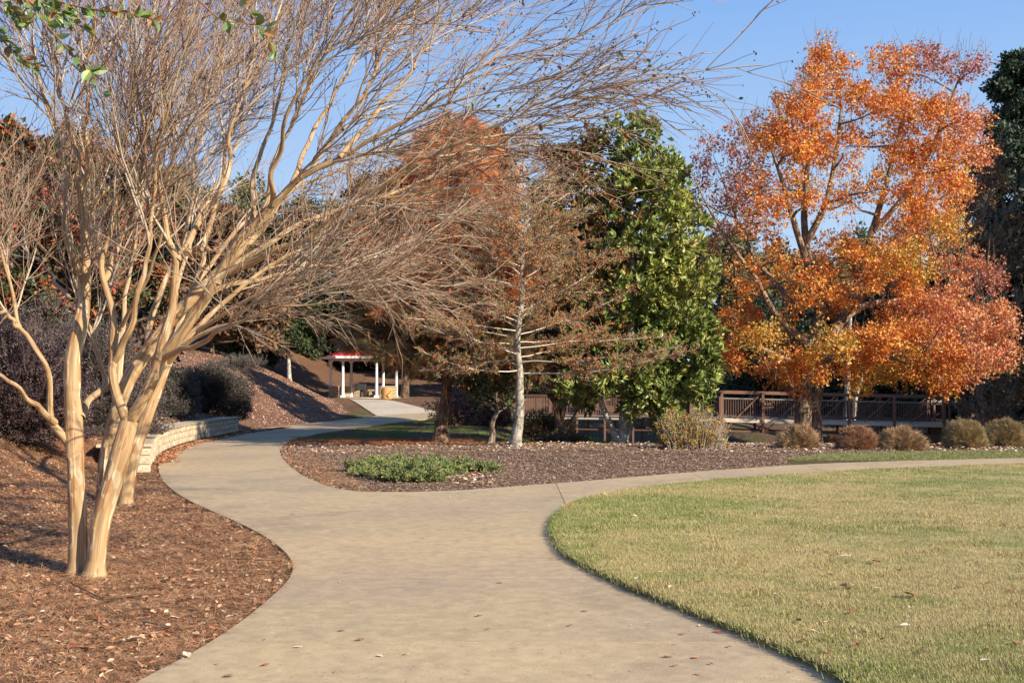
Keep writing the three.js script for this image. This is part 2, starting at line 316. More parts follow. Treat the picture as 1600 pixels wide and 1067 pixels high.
function triGeo(tris) { // tris: arrays of nine numbers
  const g = new THREE.BufferGeometry(); g.setAttribute('position', new THREE.Float32BufferAttribute(tris.flat(), 3)); g.computeVertexNormals(); return g;
}
// a pointed leaf along +y from the origin: folded on its midrib, bent over its length
function leafTris(L, W, fold = 0.25, bend = 0.2, m = new THREE.Matrix4()) {
  const pts = [[0, 0, 0], [W * 0.5, L * 0.45, W * fold - bend * L * 0.2], [0, L * 0.5, -bend * L * 0.25], [-W * 0.5, L * 0.45, W * fold - bend * L * 0.2], [0, L, -bend * L]].map(a => V(...a).applyMatrix4(m));
  const t = (a, b, c) => [...pts[a].toArray(), ...pts[b].toArray(), ...pts[c].toArray()];
  return [t(0, 1, 2), t(1, 4, 2), t(0, 2, 3), t(2, 4, 3)];
}
function ovalTris(L, W, fold = 0.2, bend = 0.2, m = new THREE.Matrix4()) { // rounder outline for leaves seen near or large
  const row = [[0, 0], [0.22, 0.36], [0.48, 0.5], [0.76, 0.34], [1, 0]], pt = (k, s) => V(row[k][1] * W * s, row[k][0] * L, (s ? row[k][1] * W * fold * 2 : 0) - bend * L * row[k][0] ** 2).applyMatrix4(m).toArray(), o = [];
  for (const s of [-1, 1]) for (let k = 0; k < 4; k++) { const a = pt(k, 0), b = pt(k, s), c = pt(k + 1, 0), d = pt(k + 1, s); if (k > 0) o.push([...a, ...b, ...c]); if (k < 3) o.push([...b, ...d, ...c]); }
  return o;
}
function sprayGeo(n, L, W, spread, seed, opt = {}) {
  const s = R; R = rngOf(seed); const o = [];
  for (let i = 0; i < n; i++) { const a = i / n * 6.283 + rr(-0.5, 0.5), tilt = spread * rr(0.6, 1.2); const m = new THREE.Matrix4().makeRotationFromEuler(new THREE.Euler(tilt, a, rr(-0.5, 0.5), 'YXZ')); m.setPosition(rr(-1, 1) * (opt.off || 0), rr(0, 1) * (opt.rise || 0), rr(-1, 1) * (opt.off || 0)); const k = rr(0.7, 1.1); o.push(...(opt.oval ? ovalTris : leafTris)(L * k, W * k, opt.fold ?? 0.25, opt.bend ?? 0.25, m)); }
  R = s; return triGeo(o);
}
function featherGeo(L, n, w, seed) { // flat feathery sprig along +y
  const s = R; R = rngOf(seed); const o = [];
  for (let i = 0; i < n; i++) { const y = L * (i + 0.3) / n, l = w * Math.sin(Math.PI * (0.15 + 0.8 * i / n)) * rr(0.7, 1.2); for (const sd of [-1, 1]) { const t = L / n * 0.45, zz = rr(-0.3, 0.3) * l; o.push([0, y, 0, 0, y + t, 0, sd * l, y + l * 0.45, zz]); } }
  o.push([-0.004, 0, 0, 0.004, 0, 0, 0, L, 0]);
  R = s; return triGeo(o);
}
const curve = (pts, n) => new THREE.CatmullRomCurve3(pts, false, 'centripetal').getPoints(n);
function wander(p0, dir, len, n, wob, trop) { // a wandering line
  const pts = [p0.clone()], d = dir.clone().normalize(), st = len / n;
  for (let i = 0; i < n; i++) { d.add(V(gauss() * wob, gauss() * wob, gauss() * wob)); if (trop) d.addScaledVector(trop, 1 / n); d.normalize(); pts.push(pts[i].clone().addScaledVector(d, st)); }
  return pts;
}
function sideDir(dir, ang, az) { const r = Math.abs(dir.y) > 0.95 ? V(1, 0, 0) : V(0, 1, 0); const u = new THREE.Vector3().crossVectors(dir, r).normalize(), w = new THREE.Vector3().crossVectors(u, dir); return dir.clone().multiplyScalar(Math.cos(ang)).addScaledVector(u, Math.sin(ang) * Math.cos(az)).addScaledVector(w, Math.sin(ang) * Math.sin(az)).normalize(); }
const taper = (n, a, b, pw = 1) => Array.from({ length: n }, (_, i) => lerp(a, b, Math.pow(i / (n - 1), pw)));

console.log('helpers ready');
// ------------------------------------------------------------------ crape myrtles
const myrtleBark = MAT(0xffffff, 0.62, { map: barkSmooth, bumpMap: barkSmooth, bumpScale: 0.006 });
const myrtleBranch = MAT(CC(0.47, 0.375, 0.275), 0.5, { bumpMap: barkSmooth, bumpScale: 0.004 });
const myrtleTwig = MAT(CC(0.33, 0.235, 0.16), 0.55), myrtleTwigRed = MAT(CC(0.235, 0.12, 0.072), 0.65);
barkSmooth.repeat.set(1, 0.7);
const leafSmall = sprayGeo(1, 0.062, 0.036, 0.9, 3, { oval: true }), capsuleGeo = new THREE.IcosahedronGeometry(0.005, 1);
const leafMatSoft = LEAF(0xffffff, 0.35, 0.55);
// limb: list of [px, py, depth, radius in px]
function limbPoints(l, n, crook = 0) { const P = curve(l.map(q => at(q[0], q[1], q[2])), n), rads = []; if (crook) { const sd = rr(0, 90); P.forEach((p, i) => { const e = crook * Math.min(1, i / 6); p.x += e * nz(i * 0.24, sd); p.y += e * 0.6 * nz(i * 0.24, sd + 7); p.z += e * nz(i * 0.24, sd + 13); }); } for (let i = 0; i <= n; i++) { const t = i / n * (l.length - 1), k = Math.min(l.length - 2, Math.floor(t)); const a = l[k], b = l[k + 1]; rads.push(lerp(a[3] * a[2], b[3] * b[2], t - k) / F); } return [P, rads]; }
function sproutMyrtle(P, rads, cfg, tb) {
  // P, rads: a limb; boughs, branches and twigs leave it and sweep along with it
  const n = P.length, tip = P[n - 1].clone().sub(P[n - 3]).normalize();
  const L1 = [];
  const cont = wander(P[n - 1], tip.clone().add(cfg.pull), cfg.len * rr(0.9, 1.2), 9, 0.11, cfg.trop); L1.push([cont, taper(10, rads[n - 1], 0.004)]);
  tb.limb.add(cont, L1[0][1], 6);
  for (let i = 0; i < cfg.n1; i++) {
    const t = lerp(cfg.from, 0.99, (i + R()) / cfg.n1), k = Math.min(n - 2, Math.floor(t * (n - 1)));
    const d = P[k + 1].clone().sub(P[k]).normalize(), dd = sideDir(d, rr(0.3, 0.75), rr(0, 6.283)); dd.add(cfg.pull).normalize();
    const len = cfg.len * rr(0.55, 1.05), r = Math.min(rads[k] * 0.62, 0.014 * cfg.len * rr(0.5, 0.9)), pts = wander(P[k], dd, len, 8, 0.13, cfg.trop);
    tb.limb.add(pts, taper(9, r, 0.0045), 5); L1.push([pts, taper(9, r, 0.0045)]);
  }
  for (const [p1, r1] of L1) {
    const m = p1.length;
    for (let i = 0; i < cfg.n2; i++) {
      const t = lerp(0.12, 0.98, (i + R()) / cfg.n2), k = Math.min(m - 2, Math.floor(t * (m - 1))), s = p1[k].clone().lerp(p1[k + 1], R());
      const d = p1[k + 1].clone().sub(p1[k]).normalize(), dd = sideDir(d, rr(0.3, 0.95), rr(0, 6.283)); dd.addScaledVector(cfg.pull, 0.8).normalize();
      const len = cfg.len * rr(0.28, 0.6), p2 = wander(s, dd, len, 6, 0.16, cfg.trop), rA = Math.min(r1[k] * 0.7, rr(0.005, 0.008));
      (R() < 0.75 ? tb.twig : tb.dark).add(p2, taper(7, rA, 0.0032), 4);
      for (let j = 0; j < cfg.n3; j++) {
        const t3 = lerp(0.1, 1, (j + R()) / cfg.n3), k3 = Math.min(5, Math.floor(t3 * 6)), s3 = p2[k3].clone().lerp(p2[k3 + 1], R());
        const d3 = p2[k3 + 1].clone().sub(p2[k3]).normalize(), q3 = sideDir(d3, rr(0.25, 0.8), rr(0, 6.283)); q3.addScaledVector(cfg.pull, 0.5).normalize();
        const p3 = wander(s3, q3, cfg.len * rr(0.13, 0.36), 4, 0.15, cfg.trop);
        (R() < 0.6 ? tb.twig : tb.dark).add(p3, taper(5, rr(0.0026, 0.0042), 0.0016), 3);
        const e = p3[4];
        if (R() < cfg.leafy(e)) { const q = quatTo(V(gauss(), -0.4 + gauss() * 0.6, gauss()).normalize()); cfg.leaves.add(e, q, rr(0.6, 1.15), jitter(pick([[0.05, 0.10, 0.025], [0.30, 0.05, 0.03], [0.22, 0.13, 0.03], [0.10, 0.12, 0.03], [0.34, 0.10, 0.04], [0.16, 0.07, 0.03]]), 0.3)); }
        if (R() < (e.x > -0.6 ? 0.3 : 0.1)) for (let c = 0; c < 4; c++) cfg.caps.add(e.clone().add(V(gauss() * 0.05, gauss() * 0.05, gauss() * 0.05)), Q, rr(0.8, 1.5), CC(0.075, 0.05, 0.035));
      }
    }
  }
}
function myrtle(label, stems, limbs, cfg, base) {
  const g = thing('crape_myrtle', label, 'tree', base); const off = o => { o.position.copy(base).negate(); return o; };
  const tb = { limb: new Tubes(), twig: new Tubes(), dark: new Tubes() }; cfg.leaves = new Leaves(); cfg.caps = new Leaves();
  let fs = 0;
  for (const s of stems) { const t = new Tubes(), [P, rd] = limbPoints(s, 36); t.add(P, rd, 14, 0.13, fs += 9); off(t.build('trunk', myrtleBark, g, true)); if (s.sprout) sproutMyrtle(P, rd, { ...cfg, ...s.sprout }, tb); }
  for (const l of limbs) { const t = new Tubes(), [P, rd] = limbPoints(l, 30, 0.06); rd.forEach((v, i) => { rd[i] = v * lerp(0.84, 0.46, Math.pow(i / 30, 0.8)) * (cfg.slim || 1); }); t.add(P, rd, 10, 0.14, fs += 9); off(t.build('limb', myrtleBark, g, true)); sproutMyrtle(P, rd, { ...cfg, ...(l.sprout || {}) }, tb); }
  off(tb.limb.build('branches', myrtleBranch, g)).userData.kind = 'stuff';
  off(tb.twig.build('twigs', myrtleTwig, g)).userData.kind = 'stuff';
  off(tb.dark.build('shaded_red_twigs', myrtleTwigRed, g)).userData.kind = 'stuff';  // redder, darker twigs mixed in at random; shade put into their colour
  off(cfg.leaves.build('leaves', leafSmall, leafMatSoft, g)); off(cfg.caps.build('seed_capsules', capsuleGeo, MAT(0xffffff, 0.8), g));
  return g;
}
const S = (l, sp) => { l.sprout = sp; return l; };
R = rngOf(101);
{
  const base = gp(135, 893); const D = -base.z;
  const d = (o = 0) => D + o;
  // three stems rise from one root; Z offsets in metres
  const stems = [
    [[120, 899, d(.05), 21], [121, 889, d(.05), 16.5], [121, 872, d(.05), 14], [121, 817, d(.05), 14], [118, 732, d(0), 13], [116, 690, d(0), 14], [115, 648, d(0), 13], [113, 562, d(0), 12.5], [127, 495, d(.05), 11.5], [131, 444, d(.1), 10], [133, 394, d(.1), 8.5], [131, 340, d(.1), 7.5], [126, 290, d(.1), 8]],
    [[147, 902, d(-.1), 21], [148, 891, d(-.1), 16.5], [150, 875, d(-.1), 14], [157, 817, d(-.1), 15], [176, 750, d(-.12), 14.5], [190, 700, d(-.15), 15], [201, 657, d(-.15), 13]],
    [[147, 890, d(.12), 10], [150, 840, d(.14), 10], [160, 770, d(.2), 10], [164, 718, d(.25), 11], [178, 657, d(.3), 11], [196, 603, d(.35), 11], [229, 549, d(.4), 11], [263, 505, d(.45), 10.5], [297, 468, d(.5), 10], [337, 430, d(.6), 9], [371, 394, d(.6), 8], [405, 360, d(.7), 6.5]],
  ];
  const limbs = [
    // left low fork
    [[112, 700, d(0), 11], [96, 676, d(-.05), 8.5], [82, 655, d(-.1), 7.5], [74, 604, d(-.2), 6.5], [72, 569, d(-.25), 6.5], [46, 530, d(-.35), 6], [29, 510, d(-.4), 5.5], [20, 471, d(-.4), 5], [6, 421, d(-.5), 4.5], [-10, 350, d(-.6), 4], [-40, 250, d(-.8), 3.5]],
    [[84, 660, d(-.1), 8], [62, 637, d(-.3), 6.5], [44, 622, d(-.5), 6], [17, 597, d(-.7), 5.5], [-12, 575, d(-.9), 5], [-60, 520, d(-1.1), 5], [-100, 400, d(-1.3), 4]],
    [[30, 512, d(-.4), 5], [12, 494, d(-.5), 4], [-10, 480, d(-.6), 3.5], [-50, 430, d(-.8), 3]],
    // crossing stub to the right of the left stem
    [[126, 652, d(0), 8], [140, 628, d(.15), 7], [156, 608, d(.3), 7], [165, 590, d(.35), 7], [152, 556, d(.4), 6.5], [142, 520, d(.45), 5.5], [134, 495, d(.5), 4], [120, 440, d(.7), 3.5]],
    // upper left stem forks
    [[124, 430, d(.05), 7], [112, 395, d(0), 7], [101, 350, d(0), 7], [99, 310, d(0), 6.5], [96, 253, d(0), 6], [82, 203, d(0), 5.5], [68, 150, d(-.1), 5], [50, 60, d(-.2), 4]],
    [[126, 298, d(.1), 7.5], [118, 260, d(.1), 6.5], [114, 220, d(.15), 6], [98, 170, d(.2), 5.5], [88, 110, d(.3), 4.5], [70, 10, d(.4), 4]],
    [[127, 298, d(.1), 7], [134, 260, d(.05), 6.5], [136, 215, d(0), 6], [132, 160, d(-.1), 5], [140, 80, d(-.2), 4.5], [150, -20, d(-.3), 4]],
    [[130, 345, d(.1), 7], [150, 310, d(.2), 6], [185, 275, d(.4), 5.5], [215, 235, d(.6), 5], [240, 170, d(.8), 4.5], [250, 90, d(1), 4]],
    [[112, 470, d(0), 4], [90, 445, d(.4), 4], [70, 420, d(.8), 3.5], [40, 385, d(1.2), 3], [5, 340, d(1.6), 3]],
    // middle stem, left limb
    [[198, 662, d(-.15), 11], [187, 630, d(-.2), 9.5], [179, 579, d(-.25), 9], [175, 545, d(-.25), 9], [174, 495, d(-.3), 8], [160, 434, d(-.35), 7.5], [160, 394, d(-.4), 7], [170, 350, d(-.45), 6.5], [182, 290, d(-.5), 6], [188, 220, d(-.6), 5], [200, 120, d(-.7), 4.5]],
    [[178, 565, d(-.25), 7], [190, 545, d(-.3), 8], [209, 505, d(-.4), 7.5], [222, 455, d(-.5), 7], [227, 410, d(-.55), 6.5], [230, 350, d(-.6), 5.5], [245, 260, d(-.7), 5], [262, 150, d(-.9), 4.5]],
    [[161, 440, d(-.35), 6], [175, 410, d(-.3), 6], [190, 370, d(-.2), 5.5], [215, 300, d(-.1), 5], [228, 220, d(0), 4.5], [232, 120, d(.1), 4]],
    // middle stem, right limb and its forks
    [[200, 662, d(-.15), 12], [222, 625, d(-.2), 12], [246, 569, d(-.25), 12.5], [262, 520, d(-.28), 12], [268, 480, d(-.3), 10], [273, 427, d(-.35), 9.5], [278, 400, d(-.38), 9.5], [266, 365, d(-.4), 8.5], [256, 320, d(-.45), 7.5], [243, 253, d(-.5), 6.5], [220, 178, d(-.6), 5.5], [205, 90, d(-.8), 4.5]],
    [[250, 560, d(-.25), 12], [280, 527, d(-.3), 12.5], [314, 471, d(-.4), 12], [337, 441, d(-.45), 11], [370, 424, d(-.5), 9.5], [405, 405, d(-.6), 9], [439, 387, d(-.7), 8.5], [475, 370, d(-.8), 8], [515, 338, d(-.9), 7.5], [560, 318, d(-1), 6], [621, 307, d(-1.1), 5], [690, 295, d(-1.2), 4]],
    [[276, 405, d(-.38), 8], [300, 370, d(-.3), 7], [330, 320, d(-.2), 6.5], [350, 270, d(-.1), 6], [362, 210, d(0), 5], [390, 130, d(.1), 4.5], [430, 40, d(.2), 4]],
    [[290, 395, d(-.38), 7], [318, 388, d(-.45), 6], [340, 392, d(-.5), 4.5]],
    [[337, 441, d(-.45), 9], [365, 385, d(-.5), 8.5], [395, 350, d(-.55), 8.5], [425, 320, d(-.6), 8.5], [455, 290, d(-.65), 8], [490, 265, d(-.75), 7.5], [530, 245, d(-.8), 6.5], [600, 210, d(-.9), 6], [670, 170, d(-1), 5], [740, 118, d(-1.1), 4]],
    [[405, 360, d(.7), 9], [440, 312, d(.7), 7], [480, 270, d(.8), 6.5], [520, 215, d(.9), 6], [570, 140, d(1), 5], [620, 50, d(1.1), 4]],
    [[390, 375, d(.65), 8], [412, 330, d(.75), 6.5], [420, 280, d(.85), 6], [440, 220, d(1), 5], [480, 140, d(1.2), 4.5], [530, 50, d(1.4), 4]],
    [[345, 425, d(.6), 7], [400, 392, d(.9), 6], [470, 350, d(1.2), 5.5], [540, 325, d(1.5), 5], [620, 300, d(1.8), 4.5], [720, 260, d(2), 4]],
    [[300, 470, d(.5), 7], [345, 450, d(.8), 6], [420, 432, d(1.2), 5], [500, 415, d(1.5), 4.5], [580, 405, d(1.8), 4]],
    [[560, 318, d(-1), 5], [640, 262, d(-1.2), 5], [690, 232, d(-1.4), 4.5], [770, 200, d(-1.6), 4], [845, 165, d(-1.8), 3.2]],
    [[371, 394, d(.6), 8], [392, 340, d(1), 6.5], [400, 270, d(1.3), 5.5], [425, 190, d(1.6), 5], [440, 100, d(1.8), 4], [470, 10, d(2), 3]],
    [[297, 468, d(.5), 7], [318, 400, d(1), 6], [335, 330, d(1.4), 5.5], [350, 250, d(1.8), 5], [380, 160, d(2.1), 4], [400, 60, d(2.4), 3]],
    [[455, 290, d(-.65), 6], [480, 225, d(-.4), 5], [515, 160, d(-.2), 4.5], [560, 90, d(0), 3.5], [600, 20, d(.2), 2.5]],
    [[425, 320, d(-.6), 6], [430, 250, d(-.9), 5], [455, 170, d(-1.2), 4.5], [500, 90, d(-1.4), 3.5], [560, 10, d(-1.6), 2.5]],
    [[530, 245, d(-.8), 5], [590, 170, d(-.6), 4.5], [650, 100, d(-.5), 3.5], [700, 30, d(-.4), 2.5]],
    [[229, 549, d(.4), 7], [245, 470, d(.8), 6], [285, 380, d(1.2), 5.5], [300, 300, d(1.5), 5], [310, 200, d(1.8), 4], [330, 100, d(2), 3]],
    [[250, 560, d(-.25), 7], [300, 540, d(-.5), 6], [350, 515, d(-.8), 5], [385, 480, d(-1), 4], [440, 455, d(-1.2), 3.5]],
  ];
  const right = V(0.16, 0.05, 0.0), left = V(-0.12, 0.12, 0), up = V(0.06, 0.14, 0.02);
  limbs.forEach((l, i) => { const e = l[l.length - 1]; const dx = e[0] - l[0][0]; l.sprout = { pull: dx > 200 ? right : dx < -60 ? left : up, from: 0.6, len: i === 15 ? 0.5 : 1.35, n1: i === 15 ? 2 : 7 }; if (dx > 280) { l.sprout.from = 0.4; l.sprout.n1 = 9; l.sprout.trop = V(0.25, 0.0, 0); if (e[1] > 250) { l.sprout.len = 0.85; l.sprout.n1 = 6; l.sprout.n3 = 5; } } });
  stems[0].sprout = undefined;
  myrtle('large multi-stemmed crape myrtle with smooth tan trunks, nearest tree on the left', stems, limbs, {
    n1: 7, n2: 7, n3: 6, len: 1.35, from: 0.45, pull: up, trop: V(0.08, 0.25, 0), leafy: e => (e.x > -0.6 ? 0.16 : 0.03)
  }, base);
}
R = rngOf(202);
{
  const base = gp(196, 786), D = -base.z, d = (o = 0) => D + o;
  const stems = [[[195, 790, d(0), 13], [196, 775, d(0), 11], [206, 718, d(0), 11], [220, 676, d(0), 10.5], [234, 634, d(0), 10], [250, 590, d(0), 9.5], [262, 560, d(0), 9]], [[193, 790, d(.2), 9], [190, 740, d(.3), 8], [182, 660, d(.4), 7.5], [184, 580, d(.5), 7], [190, 520, d(.6), 6.5]]];
  const limbs = [
    [[258, 570, d(0), 8], [290, 540, d(-.2), 7], [330, 515, d(-.4), 6.5], [380, 500, d(-.6), 5.5], [430, 480, d(-.8), 5], [480, 478, d(-1), 4], [530, 472, d(-1.2), 3]],
    [[262, 560, d(0), 8], [310, 510, d(.1), 7], [360, 462, d(.2), 6.5], [400, 430, d(.3), 6], [470, 392, d(.4), 5.5], [540, 388, d(.5), 5], [600, 395, d(.6), 4]],
    [[300, 520, d(.1), 6], [370, 480, d(-.3), 5.5], [440, 440, d(-.6), 5], [510, 425, d(-.8), 4.5], [560, 428, d(-1), 4], [600, 440, d(-1.1), 3]],
    [[262, 560, d(0), 8], [285, 490, d(.3), 7], [320, 420, d(.6), 6.5], [380, 350, d(.8), 6], [450, 300, d(1), 5.5], [540, 260, d(1.2), 4.5], [620, 220, d(1.3), 4]],
    [[262, 562, d(0), 8], [268, 480, d(.6), 6.5], [290, 400, d(1.2), 6], [320, 320, d(1.6), 5.5], [360, 240, d(2), 4.5], [400, 150, d(2.2), 4]],
    [[190, 520, d(.6), 6], [200, 440, d(.8), 5.5], [215, 350, d(1), 5], [235, 260, d(1.2), 4.5], [250, 170, d(1.3), 4]],
    [[188, 540, d(.6), 6], [165, 460, d(.8), 5.5], [150, 380, d(1), 5], [140, 290, d(1.2), 4.5], [120, 200, d(1.3), 4]],
    [[190, 510, d(.6), 5], [230, 430, d(0), 5], [260, 340, d(-.5), 4.5], [300, 250, d(-.8), 4], [330, 150, d(-1), 3.5]],
    [[470, 392, d(.4), 4.5], [540, 360, d(0), 4.5], [600, 345, d(-.4), 4], [650, 340, d(-.7), 3]],
  ];
  const right = V(0.16, 0.03, 0), up = V(0.03, 0.13, 0);
  limbs.forEach(l => { const dx = l[l.length - 1][0] - l[0][0]; l.sprout = { pull: dx > 160 ? right : up, from: 0.35, len: dx > 160 ? 1.05 : 1.55, n1: 9, trop: dx > 160 ? V(0.25, -0.08, 0) : V(0.05, 0.25, 0) }; });
  myrtle('crape myrtle standing behind the nearest one, branches sweeping over the seat wall', stems, limbs, { slim: 0.8, n1: 9, n2: 6, n3: 6, len: 1.55, from: 0.35, pull: up, trop: V(0, 0.2, 0), leafy: () => 0.012 }, base);
}
console.log('myrtles done');
// ------------------------------------------------------------------ leafy trees made of clumps on branches
const shadedMapleBark = MAT(CC(0.68, 0.61, 0.54), 0.9, { map: barkRough, bumpMap: barkBump, bumpScale: 0.02 });  // trunk darker than the limbs: bark tone plus canopy shade in the colour
const darkBark = MAT(CC(0.50, 0.42, 0.36), 0.9, { map: barkRough, bumpMap: barkBump, bumpScale: 0.03 });
const greyBark = MAT(CC(1, 0.95, 0.88), 0.9, { map: barkRough, bumpMap: barkBump, bumpScale: 0.02 });
const paleBark = MAT(0xffffff, 0.85, { map: barkPale, bumpMap: barkBump, bumpScale: 0.008 });
const brownTwig = MAT(CC(0.17, 0.125, 0.095), 0.9), greyTwig = MAT(CC(0.30, 0.255, 0.21), 0.9), paleTwig = MAT(CC(0.52, 0.47, 0.40), 0.85);
barkRough.repeat.set(1, 0.8); barkBump.repeat.set(1, 0.8);
const GEO = {
  maple: [1, 2, 3].map(i => sprayGeo(6, 0.085, 0.072, 1.2, 40 + i, { off: 0.11, rise: 0.17, fold: 0.15, bend: 0.3 })),
  magnolia: [1, 2, 3].map(i => sprayGeo(7, 0.21, 0.082, 0.95, 50 + i, { oval: true, rise: 0.06, fold: 0.22, bend: 0.28 })),
  broad: [1, 2, 3].map(i => sprayGeo(7, 0.16, 0.11, 1.15, 60 + i, { off: 0.14, rise: 0.2 })),
  far: [1, 2, 3].map(i => sprayGeo(9, 0.26, 0.17, 1.2, 70 + i, { off: 0.3, rise: 0.35 })),
  tiny: [1, 2, 3].map(i => sprayGeo(9, 0.055, 0.034, 1.0, 80 + i, { off: 0.04, rise: 0.12 })),
  feather: [1, 2, 3].map(i => featherGeo(0.34, 13, 0.075, 90 + i)),
};
const leafMats = { maple: LEAF(0xffffff, 0.42, 0.5), magnolia: LEAF(0xffffff, 0.12, 0.42), broad: LEAF(0xffffff, 0.25, 0.55), far: LEAF(0xffffff, 0.2, 0.65), tiny: LEAF(0xffffff, 0.2, 0.7), feather: LEAF(0xffffff, 0.25, 0.8) };
class Crown { // three leaf variants
  constructor(kind) { this.kind = kind; this.v = [new Leaves(), new Leaves(), new Leaves()]; this.n = 0; }
  add(p, q, s, c) { this.v[(this.n++) % 3].add(p, q, s, c); }
  build(parent, off, name = 'foliage') { this.v.forEach((l, i) => { if (l.m.length) { const o = l.build(name, GEO[this.kind][i], leafMats[this.kind], parent); if (off) o.position.copy(off).negate(); } }); }
}
// clump: { c: centre, r: [rx, ry, rz], n: sprays, tones, s: size }
function fillClump(cr, k, dirBias) {
  const subs = []; for (let i = 0; i < 7; i++) subs.push([randUnit().multiplyScalar(Math.cbrt(R()) * 0.75), rr(0.3, 0.55)]);
  for (let i = 0; i < k.n; i++) {
    const s = pick(subs), u = randUnit().multiplyScalar(Math.pow(R(), 0.42) * s[1]).add(s[0]);
    const p = V(k.c.x + u.x * k.r[0], k.c.y + u.y * k.r[1], k.c.z + u.z * k.r[2]);
    const d = randUnit().multiplyScalar(0.8).add(u).add(V(0, 0.3, 0)).addScaledVector(dirBias || V(0, 0, 0), 1).normalize();
    cr.add(p, quatTo(d), (k.s || 1) * rr(0.5, 1.35), jitter(pick(k.tones), 0.25));
  }
}
function branchTo(tb, tw, from, to, r0, r1, seg = 6, twigs = 5, tl = 0.6) {
  const mid = from.clone().lerp(to, 0.5); mid.y += from.distanceTo(to) * rr(-0.12, 0.05); mid.add(V(gauss(), gauss() * .5, gauss()).multiplyScalar(from.distanceTo(to) * 0.07));
  const q1 = from.clone().lerp(mid, 0.5).add(V(gauss(), gauss(), gauss()).multiplyScalar(from.distanceTo(to) * 0.03)), q2 = mid.clone().lerp(to, 0.5).add(V(gauss(), gauss(), gauss()).multiplyScalar(from.distanceTo(to) * 0.04));
  const P = curve([from, q1, mid, q2, to], 10); tb.add(P, taper(11, r0, r1), seg);
  for (let i = 0; i < twigs; i++) { const k = Math.floor(rr(4, 10)), d = P[k + 1] ? P[k + 1].clone().sub(P[k]).normalize() : to.clone().sub(from).normalize(); const w = wander(P[k], sideDir(d, rr(0.3, 0.9), rr(0, 6.28)), tl * rr(0.6, 1.4), 5, 0.15, V(0, 0.15, 0)); tw.add(w, taper(6, Math.max(0.008, r1 * 0.8), 0.004), 3); }
  return P;
}

